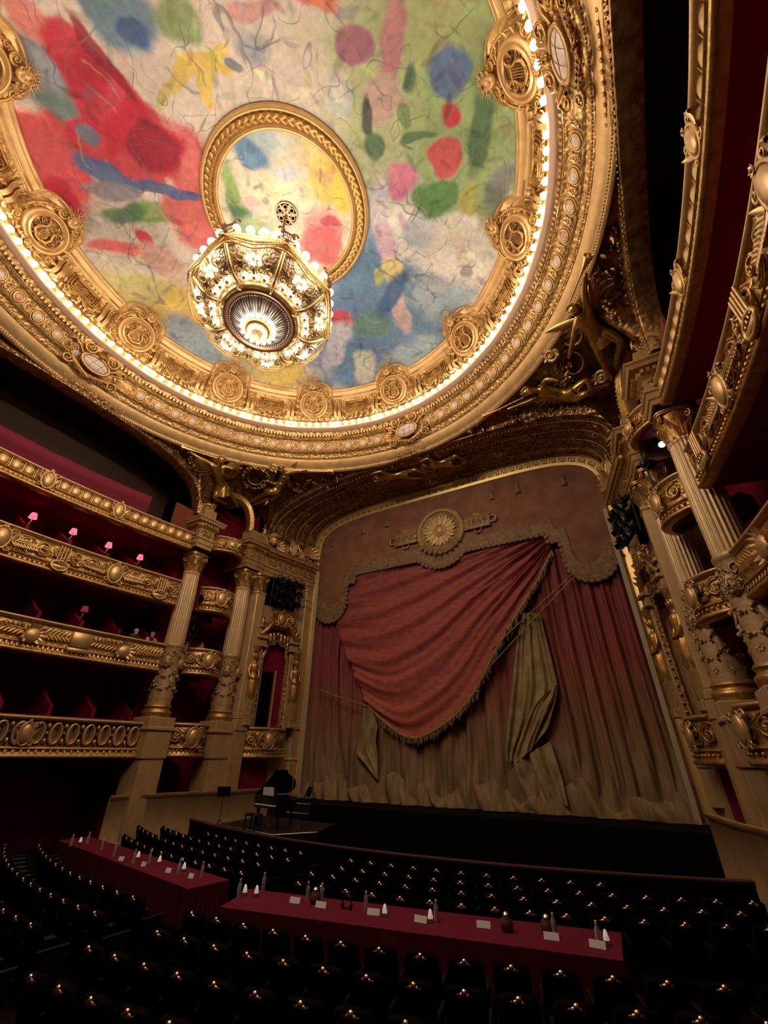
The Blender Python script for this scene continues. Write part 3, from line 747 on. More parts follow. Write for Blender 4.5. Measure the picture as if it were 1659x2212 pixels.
for k in range(12):
    th = radians(30 * k + 15)
    t = thing('coffer_panel', 'gilt coffer panel with paired consoles, ' + pnames[k], 'panel', 'coffer panels of the ceiling ring')
    t.matrix_world = Matrix(ringF(9.38, 20.42, th, .22).tolist())
    link('coffer_frame', pan_me, t); link('leaf_festoon', fes_me, t)
    for q in (-1, 1): link('console', con_me, t, M=T3(q * 1.13, -.05, -.02 + 0.06) @ RY(q * -.11))
# small leaves and buds lying along the ledge above the globes
o = MB()
R_ = np.random.default_rng(3)
for i in range(360):
    Fm = ringF(9.42, 19.56, radians(i + R_.uniform(-.3, .3)), .2)
    leaf(o, R_.uniform(.16, .28), .045, Fm @ RZ(R_.uniform(-1.4, 1.4)), .4, 5)
    if i % 2: ball(o, (0, .05, .05), R_.uniform(.03, .06), 5, 4, Fm)
oo = o.build('leaf_edging', M_GOLDB, bpy.data.objects['trim_3']); oo['kind'] = 'stuff'
# ================================================================== THE CHANDELIER
ch = thing('chandelier', 'great gilt and crystal chandelier with white globes hanging under the painted ceiling', 'chandelier', loc=(0, 0, 0))
M_CHG = mat('chandelier_gilt', (.80, .54, .22), .32, .6)
M_CHD = mat('chandelier_dark_rim', (.16, .075, .035), .35, .7)
M_TRAC = mat('crystal_tracery', (.30, .22, .15), .4, .15, noise=(14, (.60, .48, .34), .42, .6), bump=('voronoi', 16, .9))
mb = MB(); tube(mb, [(0, 0, 21.9), (0, 0, 18.9)], .055, 8); lathe(mb, [(.05, 20.4), (.12, 20.3), (.05, 20.1)], 12); lathe(mb, [(.05, 19.4), (.13, 19.25), (.16, 19.1), (.07, 18.9)], 12)
mb.build('rod', mat('rod_bronze', (.26, .14, .06), .4, .8), ch)
mb = MB(); lathe(mb, [(.07, 18.95), (.28, 18.85), (.40, 18.6), (.22, 18.3), (.30, 18.1), (.45, 17.9), (.30, 17.5), (.42, 17.0), (.60, 16.6), (.45, 16.2), (.70, 15.9), (.5, 15.6)], 24)
mb.build('stem', M_CHG, ch)
# upper crown of small lights
mb = MB(); rope_ring(mb, 1.15, 1.15, .06, T3(0, 0, 17.95), 48); rope_ring(mb, .75, .75, .05, T3(0, 0, 18.4), 40)
for i in range(12):
    a = 2 * pi * i / 12; c, s = cos(a), sin(a)
    tube(mb, [(.35 * c, .35 * s, 17.6), (.7 * c, .7 * s, 17.5), (1.0 * c, 1.0 * s, 17.65), (1.15 * c, 1.15 * s, 17.95)], [.05, .045, .04, .04], 6)
    tube(mb, [(.3 * c, .3 * s, 18.3), (.55 * c, .55 * s, 18.2), (.75 * c, .75 * s, 18.4)], .035, 6)
mb.build('upper_crown', M_CHG, ch)
sg = MB(); ball(sg, (0, 0, 0), .07, 8, 6); sm_me = sg.mesh('candle_globe', M_GLOBE)
bg = MB(); ball(bg, (0, 0, 0), .125, 12, 8); bg_me = bg.mesh('globe', M_GLOBE)
for i in range(26):
    a = 2 * pi * i / 26; link('candle_globe', sm_me, ch, (1.15 * cos(a), 1.15 * sin(a), 18.12))
for i in range(18):
    a = 2 * pi * i / 18; link('candle_globe', sm_me, ch, (.76 * cos(a), .76 * sin(a), 18.56))
for i in range(12):
    a = 2 * pi * (i + .5) / 12; link('candle_globe', sm_me, ch, (1.3 * cos(a), 1.3 * sin(a), 17.75))
# main hoop, eight bays with swags and lyres
A8 = [radians(-75 + 45 * k) for k in range(8)]
def oct_r(a):
    d = (np.degrees(a) + 75 + 22.5) % 45 - 22.5
    return 2.06 + .12 * np.abs(d) / 22.5 * -1 + .12
aa = np.linspace(0, 2 * pi, 160, endpoint=False)
rr = oct_r(aa)
for nm, dz, dr, th_, m_ in (('hoop', 0.0, .0, .07, M_CHG), ('hoop_rim', .13, .03, .045, M_CHG), ('hoop_base', -.12, -.05, .04, M_CHG)):
    mb = MB(); P = np.stack([(rr + dr) * np.cos(aa), (rr + dr) * np.sin(aa), 0 * aa + 15.85 + dz], 1)
    tube(mb, P, th_, 6, closed=True); mb.build(nm, m_, ch)
mb = MB(); P0 = np.stack([(rr - .02) * np.cos(aa), (rr - .02) * np.sin(aa), 0 * aa + 15.73], 1); P1 = P0 + np.array([0, 0, .26])
grid(mb, np.stack([P0, P1], 0), wv=True); mb.build('hoop_band', M_GOLDF, ch)
ly = MB(); lyre(ly, .72, RX(pi / 2)); ly_me = ly.mesh('lyre_finial', mat('lyre_bronze', (.20, .10, .05), .4, .8))
for a in A8:
    c, s = cos(a), sin(a); Mx = FR((2.18 * c, 2.18 * s, 16.25), (-s, c, 0), (c, s, 0), (0, 0, 1)); Mx = FR((2.24 * c, 2.24 * s, 16.36), (-s, c, 0), (c, s, 0), (0, 0, 1))
    link('lyre_finial', ly_me, ch, M=Mx)
bead = MB(); ball(bead, (0, 0, 0), .03, 5, 4)
for a in A8:
    mb = MB(); b = a + radians(45)
    for lay, (drop, out, k) in enumerate(((.52, .10, 44), (.36, .12, 40), (.22, .13, 36))):
        t = np.linspace(0, 1, k); an = a + (b - a) * t
        R0 = oct_r(a) + out; z = 15.80 - drop * 4 * t * (1 - t); R1 = oct_r(an) + out
        P = np.stack([R1 * np.cos(an), R1 * np.sin(an), z], 1)
        for p in P: mb.add(bead.verts() + p, np.concatenate(bead.Q))
        if lay == 0: tube(mb, P + np.array([0, 0, .02]), .018, 4)
    mb.build('bead_swag', M_CHG, ch)
# globes standing on the hoop, four to a bay, each on a small cup
cup = MB(); lathe(cup, [(.015, -.28), (.02, -.16), (.07, -.13), (.075, -.10), (.05, -.09)], 10); cup_me = cup.mesh('globe_cup', M_CHG)
for a in A8:
    for k in range(4):
        an = a + radians(45) * (k + .5) / 4 * .92 + radians(1.8); r = float(oct_r(an)) + .05
        g = link('globe', bg_me, ch, (r * cos(an), r * sin(an), 16.22)); link('globe_cup', cup_me, g)
# cone of crystal tracery between the hoop and the lower collar, carried by sixteen ribs
mb = MB(); NN = 96; a_ = np.linspace(0, 2 * pi, NN, endpoint=False); P = []
for t in np.linspace(0, 1, 8):
    r = 2.08 + (1.18 - 2.08) * t; z = 15.70 - .48 * t - .22 * sin(pi * t); P.append(np.stack([r * np.cos(a_), r * np.sin(a_), 0 * a_ + z], 1))
grid(mb, np.array(P), wv=True); mb.build('tracery_bowl', M_TRAC, ch)
rib = MB(); tt = np.linspace(0, 1, 10)
tube(rib, np.stack([2.12 + (1.2 - 2.12) * tt, 0 * tt, 15.68 - .48 * tt - .25 * np.sin(pi * tt)], 1), .055, 6, up=(0, 0, 1)); rib_me = rib.mesh('rib', M_CHG)
for k in range(16): link('rib', rib_me, ch, M=RZ(A8[0] + k * pi / 8))
bay = MB()
for (r, w, sc) in ((1.88, 0, .16), (1.62, .12, .12), (1.62, -.12, .12), (1.4, 0, .12)):
    z = 15.70 - .48 * (2.08 - r) / .9 - .24
    Mx = T3(r, w, z) @ RX(pi)
    spiral(bay, sc, 1.4, .16, Mx, 14, 1); rosette(bay, sc * .5, Mx, 6)
bay_me = bay.mesh('filigree', M_CHG)
for k in range(16): link('filigree', bay_me, ch, M=RZ(A8[0] + (k + .5) * pi / 8))
# bouquets of small globes on branched arms below the tracery
bq = MB()
for q in range(6):
    a = 2 * pi * q / 6; tube(bq, [(0, 0, .22), (.05 * cos(a), .05 * sin(a), .0), (.16 * cos(a), .16 * sin(a), -.03), (.17 * cos(a), .17 * sin(a), .06)], .014, 4)
tube(bq, [(0, 0, .3), (0, 0, -.12)], .022, 5); ball(bq, (0, 0, -.16), .04, 6, 5); bq_me = bq.mesh('candle_arm', M_CHG)
for k in range(8):
    a = A8[0] + (k + .5) * pi / 4; c = (1.78 * cos(a), 1.78 * sin(a), 15.22)
    arm = link('candle_arm', bq_me, ch, c)
    for q in range(6):
        b = 2 * pi * q / 6; link('candle_globe', sm_me, arm, (.17 * cos(b), .17 * sin(b), .13))
    link('candle_globe', sm_me, arm, (0, 0, -.02)); link('candle_globe', sm_me, arm, (.08, .05, .22)); link('candle_globe', sm_me, arm, (-.08, -.04, .2))
# lower collar with globes, dark rim, fluted crystal basket and lit heart
mb = MB(); lathe(mb, [(1.26, 15.34), (1.28, 15.28), (1.24, 15.22), (1.26, 15.17), (1.20, 15.10), (1.14, 15.08), (1.12, 15.12)], 64); mb.build('collar', M_CHG, ch)
mb = MB(); lathe(mb, [(1.15, 15.09), (1.12, 15.02), (1.06, 15.0), (1.0, 15.03), (.90, 15.14), (.86, 15.3), (.86, 15.5)], 64); mb.build('dark_rim', M_CHD, ch)
for k in range(8):
    for j in range(3):
        a = A8[0] + (k + .5) * pi / 4 + radians((j - 1) * 11.5)
        g = link('globe', bg_me, ch, (1.44 * cos(a), 1.44 * sin(a), 15.14)); g.scale = (.8, .8, .8); link('globe_cup', cup_me, g)
    a = A8[0] + k * pi / 4
    mb = MB(); tube(mb, [(1.25 * cos(a), 1.25 * sin(a), 15.2), (1.32 * cos(a), 1.32 * sin(a), 15.0), (1.2 * cos(a), 1.2 * sin(a), 14.96), (1.12 * cos(a), 1.12 * sin(a), 15.05)], .03, 5); ball(mb, (1.28 * cos(a), 1.28 * sin(a), 14.94), .04, 6, 5); mb.build('collar_hook', M_CHG, ch)
bas = MB(); tube(bas, [(.88, 0, 15.12), (.80, 0, 14.98), (.62, 0, 14.84), (.42, 0, 14.76)], [.030, .030, .026, .02], 5); bas_me = bas.mesh('crystal_rod', M_CRYSTAL)
for k in range(56): link('crystal_rod', bas_me, ch, M=RZ(2 * pi * k / 56))
mb = MB()
for k in range(72):
    a = 2 * pi * k / 72; ball(mb, (.92 * cos(a), .92 * sin(a), 15.06), .025, 5, 4)
mb.build('bead_ring', M_CRYSTAL, ch)['kind'] = 'stuff'
mb = MB(); lathe(mb, [(.9, 15.2), (.8, 15.06), (.6, 14.93), (.3, 14.86), (.001, 14.84)], 40); mb.build('basket_lining', mat('basket_lining', (.40, .30, .22), .5, .1), ch)
for k in range(16):
    a = 2 * pi * k / 16; g = link('heart_globe', sm_me, ch, (.50 * cos(a), .50 * sin(a), 14.70)); g.scale = (.9, .9, .9)
for k in range(10):
    a = 2 * pi * k / 10; g = link('heart_globe', sm_me, ch, (.24 * cos(a), .24 * sin(a), 14.52)); g.scale = (.8, .8, .8)
mb = MB(); rope_ring(mb, .40, .40, .045, T3(0, 0, 14.68), 36); rope_ring(mb, .30, .30, .03, T3(0, 0, 14.58), 30); lathe(mb, [(.34, 14.75), (.32, 14.62), (.22, 14.52), (.14, 14.46)], 30); mb.build('heart_ring', M_CHG, ch)
mb = MB(); lathe(mb, [(.14, 14.50), (.16, 14.44), (.13, 14.34), (.06, 14.28), (.001, 14.25)], 20); mb.build('pendant', mat('pendant_bronze', (.36, .19, .09), .45, .6, bump=('voronoi', 30, .8)), ch)
for (x, y, z, w, r) in [(2.55 * cos(a + .39), 2.55 * sin(a + .39), 15.95, CHAND_W / 8.5, .12) for a in A8] + [(0, 0, 13.95, CHAND_W / 12, .08), (0, 0, 19.4, CHAND_W / 34, .2)]:
    lamp('chandelier_glow', (x, y, z), w, r, (1, .86, .68), ch)
# ================================================================== THE SHELL: pendentives, arches, proscenium
TRIM_N = [8]
def sthing(label, cat, loc=(0, 0, 0)):
    TRIM_N[0] += 1
    return struct(thing('trim_%d' % TRIM_N[0], label, cat, None, loc))
def superarch(a, zs, zt, p, n, power_end=0):
    t = np.linspace(0, pi, n); x = -a * np.sign(np.cos(t)) * np.abs(np.cos(t)) ** (2 / p)
    return x, zs + (zt - zs) * np.abs(np.sin(t)) ** (2 / p)
def arch_z(x, a, zs, zt, p):
    return zs + (zt - zs) * np.clip(1 - (np.abs(x) / a) ** p, 0, 1) ** (1 / p)
SIDE = (6.45, 14.3, 16.85, 3.0); FRONT = (9.55, 13.9, 16.90, 3.2); FRAME = (8.40, 13.4, 16.55, 5.0)
def norms2(P, closed=False):
    d = np.gradient(P, axis=0); d /= np.linalg.norm(d, axis=1)[:, None] + 1e-9
    return np.stack([-d[:, 1], d[:, 0]], 1)
ARCHV = [(0, -.55), (0, .02), (.04, .07), (.10, .07), (.14, .14), (.26, .16), (.30, .22), (.36, .20), (.40, .10), (.44, .0)]
def band(plane, off, arch, prof, n=90, flipn=1):
    """moulded band around an arch; plane 'x' or 'y' at offset off, profile (out of the opening, towards the hall)"""
    u, z = superarch(*arch, n); N2 = norms2(np.stack([u, z], 1))
    m_ = MB()
    if plane == 'x':
        path = np.stack([0 * u + off, u, z], 1); A = np.stack([0 * u, N2[:, 0], N2[:, 1]], 1); B = (-np.sign(off), 0, 0)
    else:
        path = np.stack([u, 0 * u + off, z], 1); A = np.stack([N2[:, 0], 0 * u, N2[:, 1]], 1); B = (0, -np.sign(off) * flipn, 0)
    sweep(m_, path, A, B, prof); return m_, path, A
def bead_band(mb, path, A, B, a, b, step, r):
    d = np.r_[0, np.cumsum(np.linalg.norm(np.diff(path, axis=0), axis=1))]
    for s in np.arange(step / 2, d[-1], step):
        p = np.array([np.interp(s, d, path[:, i]) for i in range(3)]); an = nrm([np.interp(s, d, A[:, i]) for i in range(3)])
        ball(mb, p + an * a + np.asarray(B) * b, r, 5, 4)
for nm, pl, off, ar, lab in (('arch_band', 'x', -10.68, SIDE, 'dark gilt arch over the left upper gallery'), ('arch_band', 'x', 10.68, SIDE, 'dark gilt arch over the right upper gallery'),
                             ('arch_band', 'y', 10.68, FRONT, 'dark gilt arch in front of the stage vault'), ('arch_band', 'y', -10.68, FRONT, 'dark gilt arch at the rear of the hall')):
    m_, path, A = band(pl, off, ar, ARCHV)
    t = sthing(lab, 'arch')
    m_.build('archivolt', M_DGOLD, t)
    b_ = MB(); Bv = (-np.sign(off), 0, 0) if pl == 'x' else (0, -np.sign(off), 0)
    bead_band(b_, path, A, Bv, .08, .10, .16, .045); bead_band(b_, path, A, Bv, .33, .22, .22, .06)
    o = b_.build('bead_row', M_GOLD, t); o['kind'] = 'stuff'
# pendentives: from the ring down to the arches and the paired columns
def pend_bound(th):
    c, s = cos(th), sin(th); ac, as_ = abs(c), abs(s); sx, sy = (1 if c >= 0 else -1), (1 if s >= 0 else -1)
    # walls x = 10.7, y = 10.7 and the slanted bay between (10.7, 7.0) and (9.8, 10.7)
    ts = [10.7 / ac if ac > 1e-6 else 1e9, 10.7 / as_ if as_ > 1e-6 else 1e9]
    nx, ny = 3.7, .9; td = (10.7 * nx + 7.0 * ny) / (ac * nx + as_ * ny)
    t = min(ts[0], ts[1], td); x, y = ac * t, as_ * t
    if t == ts[0]: z = min(16.9, arch_z(y, *SIDE) + .40) if y < 6.45 else 14.6
    elif t == ts[1]: z = min(16.9, arch_z(x, *FRONT) + .40) if x < 9.5 else 14.4
    else:
        u = (y - 7.0) / 3.7; z = 14.5 + 1.9 * max(0.0, 1 - abs(2 * u - 1) ** 2.4) ** (1 / 2.2)
    return np.array([sx * x, sy * y, z])
def pend_pt(th, t, out=0.0):
    r = np.array([10.66 * cos(th), 10.66 * sin(th), 16.95]); b = pend_bound(th)
    p = r + (b - r) * t; p[2] += .28 * sin(pi * t) * min(1, np.linalg.norm(b - r) / 3)
    n = nrm(np.array([-cos(th), -sin(th), -1.1])); return p + n * out
for q, lab in ((0, 'right pendentive beside the stage, carved dark gilt'), (1, 'left pendentive beside the stage, carved dark gilt'), (2, 'rear left pendentive'), (3, 'rear right pendentive')):
    th = np.radians(np.linspace(90 * q, 90 * q + 90, 91)); P = np.array([[pend_pt(a, t) for a in th] for t in np.linspace(0, 1, 12)])
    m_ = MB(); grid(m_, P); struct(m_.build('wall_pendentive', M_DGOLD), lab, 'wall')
# vault between the front arch and the proscenium frame
VB = (9.05, 13.6, 17.32, 4.2)
u0, z0 = superarch(*FRONT, 120); u1, z1 = superarch(*VB, 120)
P = []
for k, t in enumerate(np.linspace(0, 1, 33)):
    rib_d = .10 if (k % 8) in (0, 1) else (.03 if (k % 8) in (2, 7) else 0)
    x = u0 * (1 - t) + u1 * t; z = z0 * (1 - t) + z1 * t + .12 * sin(pi * t); y = 10.7 + (14.35 - 10.7) * t
    N2 = norms2(np.stack([x, z], 1)); P.append(np.stack([x - N2[:, 0] * rib_d, 0 * x + y, z - N2[:, 1] * rib_d], 1))
VAULT = np.array(P)
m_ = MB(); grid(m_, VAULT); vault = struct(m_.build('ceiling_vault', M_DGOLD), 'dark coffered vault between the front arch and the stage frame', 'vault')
def vault_F(s, t):
    """frame on the vault: s in 0..1 across from left to right, t in 0..1 towards the stage; z points down into the hall"""
    i = s * 119; a = int(min(118, i)); f = i - a; j = t * 32; b = int(min(31, j)); g = j - b
    pt = lambda ii, jj: VAULT[jj, ii]
    p = (pt(a, b) * (1 - f) + pt(a + 1, b) * f) * (1 - g) + (pt(a, b + 1) * (1 - f) + pt(a + 1, b + 1) * f) * g
    x = nrm(pt(a + 1, b) - pt(a, b)); y = nrm(np.array([0, 1.0, 0])); n = nrm(np.cross(x, y)); y = np.cross(n, x)
    if n @ (np.array([0, 12, 12]) - p) < 0: n = -n; 
    return FR(p, x, np.cross(n, x), n)
m_ = MB()
for t in (.03, .28, .53, .78, .97):
    for s in np.linspace(.02, .98, 150): ball(m_, (0, 0, .1), (.045, .05, .04), 5, 4, vault_F(s, t))
o = m_.build('bead_row', M_GOLD, vault); o['kind'] = 'stuff'
for j, t in enumerate((.155, .405, .655, .875)):
    for k in range(13):
        s = .08 + .07 * k; F = vault_F(s, t); m_ = MB()
        if (k + j) % 3 == 0: rosette(m_, .34, F, 9); rope_ring(m_, .42, .42, .05, F, 24)
        else:
            rinceau(m_, -.75, .75, .62, 10 * j + k); m2_ = MB(); m2_.merge(m_, F); m_ = m2_
        m_.build('vault_relief', M_BRONZE if (k + j) % 2 else M_GOLD, vault)

M_LITGILT = mat('light_painted_gilt', (.85, .57, .20), .4, .55)  # brighter gilt: the strong light on the frame is put into its colour
# ---- proscenium frame: gilt band with a key pattern along the top
fr = sthing('gilt frame around the stage opening with key pattern along its top', 'frame')
u, z = superarch(*FRAME, 140); jz = np.linspace(1.3, 13.35, 20)
U = np.concatenate([np.full(20, -8.40), u[1:-1], np.full(20, 8.40)]); Zz = np.concatenate([jz, z[1:-1], jz[::-1]])
N2 = norms2(np.stack([U, Zz], 1)); path = np.stack([U, 0 * U + 14.5, Zz], 1); A = np.stack([N2[:, 0], 0 * U, N2[:, 1]], 1)
m_ = MB(); sweep(m_, path, A, (0, -1, 0), [(-.02, -.3), (-.02, .0), (.0, .06), (.05, .06), (.07, .0), (.10, .0)]); m_.build('inner_fillet', M_GOLDB, fr)
m_ = MB(); sweep(m_, path, A, (0, -1, 0), [(.09, .0), (.14, .02), (.60, .08)]); m_.build('key_band', M_LITGILT, fr)
m_ = MB(); sweep(m_, path, A, (0, -1, 0), [(.59, .06), (.61, .14), (.67, .16), (.72, .10), (.74, -.2)]); m_.build('outer_fillet', M_GOLDB, fr)
for q in (-1, 1):
    m_ = MB(); box(m_, q * 8.32 - .09, q * 8.32 + .09, 14.22, 14.30, 1.31, 13.2, None, .01); m_.build('pale_edge_strip', mat('pale_edge_%d' % (q + 2), (.44, .34, .22), .6), fr, smooth=False)
d = np.r_[0, np.cumsum(np.linalg.norm(np.diff(path, axis=0), axis=1))]
key = MB()
for (xa, xb, ya, yb) in ((-.16, .16, .10, .13), (-.16, -.13, -.10, .13), (.13, .16, -.02, .13), (-.05, .16, -.02, .01), (-.05, -.02, -.10, .01), (-.05, .2, -.10, -.07)):
    box(key, xa, xb, ya, yb, 0, .04)
key_me = key.mesh('key_motif', M_GOLD)
for s in np.arange(11.6, d[-1] - 11.4, .42):
    p = np.array([np.interp(s, d, path[:, i]) for i in range(3)]); an = nrm([np.interp(s, d, A[:, i]) for i in range(3)])
    link('key_motif', key_me, fr, M=FR(p + an * .36 + np.array([0, -.05, 0]), np.cross(an, (0, -1, 0)), an, (0, -1, 0)))

# ---- side walls of the proscenium, ground, stage, red back walls of the boxes
def mould(path, prof, mb=None, side=1):
    """horizontal moulding: plan polyline, profile (out, z), mitred"""
    P = np.asarray(path, float); d = np.diff(P, axis=0); d /= np.linalg.norm(d, axis=1)[:, None]
    n = np.stack([-d[:, 1], d[:, 0]], 1) * side
    N = np.concatenate([n[:1], (n[:-1] + n[1:]) / (1 + (n[:-1] * n[1:]).sum(1))[:, None], n[-1:]])
    mb = mb or MB(); pr = np.asarray(prof, float)
    G = np.zeros((len(P), len(pr), 3)); G[:, :, :2] = P[:, None] + N[:, None] * pr[None, :, 0, None]; G[:, :, 2] = pr[None, :, 1]
    return grid(mb, G)
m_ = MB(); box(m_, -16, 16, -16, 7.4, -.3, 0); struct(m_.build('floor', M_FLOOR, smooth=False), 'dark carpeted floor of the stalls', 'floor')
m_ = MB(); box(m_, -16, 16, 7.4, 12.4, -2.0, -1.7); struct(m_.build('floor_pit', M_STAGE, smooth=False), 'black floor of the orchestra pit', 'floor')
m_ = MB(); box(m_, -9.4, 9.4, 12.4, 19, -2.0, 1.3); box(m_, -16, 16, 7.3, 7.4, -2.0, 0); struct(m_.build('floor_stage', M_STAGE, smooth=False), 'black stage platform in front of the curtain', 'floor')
for sx, sn in ((-1, 'left'), (1, 'right')):
    S = S3(sx, 1, 1)
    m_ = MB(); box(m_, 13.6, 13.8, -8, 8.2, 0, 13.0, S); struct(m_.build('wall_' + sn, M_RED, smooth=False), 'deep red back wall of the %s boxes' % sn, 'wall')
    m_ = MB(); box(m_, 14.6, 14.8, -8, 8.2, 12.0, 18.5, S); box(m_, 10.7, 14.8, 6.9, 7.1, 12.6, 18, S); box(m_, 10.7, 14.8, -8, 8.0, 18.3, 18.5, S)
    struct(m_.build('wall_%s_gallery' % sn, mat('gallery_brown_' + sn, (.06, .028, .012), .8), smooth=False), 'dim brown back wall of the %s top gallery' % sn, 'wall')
    m_ = MB(); box(m_, 10.75, 13.7, 6.6, 10.2, 0, 16.4, S3(sx, 1, 1) @ T3(1.2, .3, 0)); box(m_, 10.35, 12.2, 10.42, 10.6, 0, 16.4, S3(sx, 1, 1)); struct(m_.build('wall_%s_bay' % sn, M_RED, smooth=False), 'red wall behind the small balconies of the %s corner bay' % sn, 'wall')
# lower walls under the first balcony
PW = ((-9.95, 10.55), (-8.95, 14.45))
for sx, sn in ((-1, 'left'), (1, 'right')):
    m_ = MB()
    pth = [(sx * abs(x), y) for x, y in ((10.9, 10.2), PW[0], PW[1], (9.6, 15.2))]
    mould(pth, [(0, -2), (0, 13.0)], m_, side=(-1 if sx < 0 else 1)); struct(m_.build('wall_%s_stage' % sn, M_OCHRE, smooth=False), 'ochre wall on the %s side of the stage' % sn, 'wall')
    m_ = MB(); pth = [(sx * x, y) for x, y in ((10.3, 5.9), (9.75, 8.2), (8.95, 10.3), (8.5, 12.38))]
    mould(pth, [(0, 0), (.02, .2), (0, .25), (0, 1.66), (.06, 1.70), (.08, 1.80), (-.12, 1.80), (-.12, 0)], m_, side=(-1 if sx < 0 else 1))
    struct(m_.build('wall_%s_low' % sn, M_OCHRE), 'plain low tan parapet on the %s beside the orchestra pit' % sn, 'wall')
# rear of the hall behind the viewer
m_ = MB(); box(m_, -16, 16, -15.2, -15, 0, 18.5); struct(m_.build('wall_back', M_RED, smooth=False), 'red rear wall of the hall', 'wall')
m_ = MB(); box(m_, -16, 16, 19, 19.2, -2, 20); struct(m_.build('wall_stage', M_DARK, smooth=False), 'black wall behind the stage curtain', 'wall')
m_ = MB(); box(m_, -15, 15, -15.2, -10.7, 17.3, 17.5); box(m_, -15, -8.95, 10.7, 19.2, 17.3, 17.5); struct(m_.build('ceiling_rear', M_DARK, smooth=False), 'dark ceiling over the rear of the hall', 'ceiling')

# ---- entablatures on the columns and along the stage walls
ENT = [(.0, 11.95), (.05, 11.97), (.05, 12.15), (.09, 12.18), (.09, 12.40), (.14, 12.44), (.14, 12.52), (.04, 12.56), (.04, 13.02), (.10, 13.06), (.16, 13.12), (.16, 13.28), (.34, 13.32), (.38, 13.44), (.44, 13.50), (.44, 13.56), (.30, 13.60), (.02, 13.62)]
def entab(name, label, path, side, off=0.0, cap=None, caph=13.62):
    t = sthing(label, 'entablature')
    pr = [(a, b + off) for a, b in ENT]; m_ = MB(); mould(path, pr, m_, side); m_.build('mouldings', M_ENT, t, sharp=25)
    P = np.asarray(path, float); m_ = MB(); m2 = MB(); nb = 0
    for (p, q) in zip(P[:-1], P[1:]):
        L = np.linalg.norm(q - p); d = (q - p) / L; n = np.array([-d[1], d[0]]) * side
        for s in np.arange(.08, L, .17):
            c = p + d * s + n * .22; F = FR((c[0], c[1], 13.20 + off), (d[0], d[1], 0), (0, 0, 1), (n[0], n[1], 0)); box(m_, -.05, .05, -.07, .07, -.06, .06, F)
        if L > .6:
            c = (p + q) / 2 + n * .05; r_ = MB(); rinceau(r_, -L / 2 + .08, L / 2 - .08, .42, int(L * 100) % 17)
            m2 = MB(); m2.merge(r_, FR((c[0], c[1], 12.79 + off), (d[0], d[1], 0), (0, 0, 1), (n[0], n[1], 0))); m2.build('frieze_relief', M_GOLDF, t)
    o = m_.build('dentils', M_GOLD, t); o['kind'] = 'stuff'
    if cap is not None:
        m_ = MB(); box(m_, *cap); m_.build('attic_block', M_ENT, t, smooth=False)
    return t
for sx, sn in ((-1, 'left'), (1, 'right')):
    sd = -1 if sx < 0 else 1
    a = sorted((sx * 10.15, sx * 11.0))
    entab('entablature', 'stepped cornice block on the %s column farther from the stage' % sn, [(sx * x, y) for x, y in ((11.4, 6.58), (10.12, 6.58), (10.05, 7.36), (11.4, 7.5))], sd, .3, (a[0], a[1], 6.6, 7.35, 13.6, 14.6), 13.9)
    entab('entablature', 'long dentilled cornice over the %s stage wall' % sn, [(sx * x, y) for x, y in ((11.2, 9.48), (9.55, 9.48), (9.45, 10.4), (9.55, 10.75), (8.8, 14.3), (9.3, 14.42))], sd, .15, (min(sx * 9.62, sx * 10.4), max(sx * 9.62, sx * 10.4), 9.52, 10.4, 13.7, 14.5))
# ---- columns: plinth, decorated lower drum with mask and garland, fluted shaft, leafy capital
cap_b = MB(); capital(cap_b, .44, 1.0); CAP_ME = cap_b.mesh('capital', M_GOLD)
ba = MB(); lathe(ba, [(.72, 0), (.72, .10), (.74, .14), (.74, .22), (.68, .26), (.64, .30), (.66, .36), (.70, .40), (.66, .46), (.60, .50)], 40); BASE_ME = ba.mesh('base', M_GOLD)
pl = MB(); box(pl, -.74, .74, -.74, .74, -.42, 0, bev=.03); box(pl, -.70, .70, -.70, .70, -1.5, -.42, bev=.02); box(pl, -.64, .64, -.64, .64, -4.48, -1.45, bev=.02); box(pl, -.78, .78, -.78, .78, -.5, -.36, bev=.03); PL_ME = pl.mesh('pedestal', M_OCHRE, False)
dr = MB(); lathe(dr, [(.59, .5), (.585, 1.0), (.57, 2.0), (.55, 2.8), (.57, 2.84), (.60, 2.88), (.60, 2.98), (.56, 3.02)], 40); DR_ME = dr.mesh('lower_drum', M_STONE)
dd = MB()
for k in range(4):
    a = k * pi / 2 + pi / 4; F = lambda z, da=0, r=.57: FR((r * cos(a + da), r * sin(a + da), z), (-sin(a + da), cos(a + da), 0), (0, 0, 1), (cos(a + da), sin(a + da), 0))
    mask(dd, .62, F(2.2, 0, .58)); 
    for zz in (1.55, 1.05):
        garland(dd, [F(zz + .3 - .3 * sin(pi * t), (t - .5) * pi / 2, .62)[:3, 3] for t in np.linspace(0, 1, 9)], .09, None, 2.0, k)
    leaf(dd, .5, .12, F(1.75, pi / 4, .57) @ RZ(pi), .2); spiral(dd, .16, 1.4, .25, F(2.55, .35, .58), 14, 1); spiral(dd, .16, 1.4, .25, F(2.55, -.35, .58), 14, -1); rosette(dd, .13, F(.8, 0, .59), 7); rosette(dd, .1, F(.75, pi / 4, .59), 6)
DD_ME = dd.mesh('mask_and_garland', M_STONE)
sh = MB(); nf = 24 * 5; ph = np.tile([0, .055, .075, .055, 0], 24)
lathe(sh, [(.545, 3.0), (.54, 4.2), (.52, 5.4), (.475, 6.30), (.47, 6.42), (.50, 6.46), (.50, 6.52), (.45, 6.56)], nf, mod=lambda a: 1 - ph); SH_ME = sh.mesh('fluted_shaft', M_COLUMN)
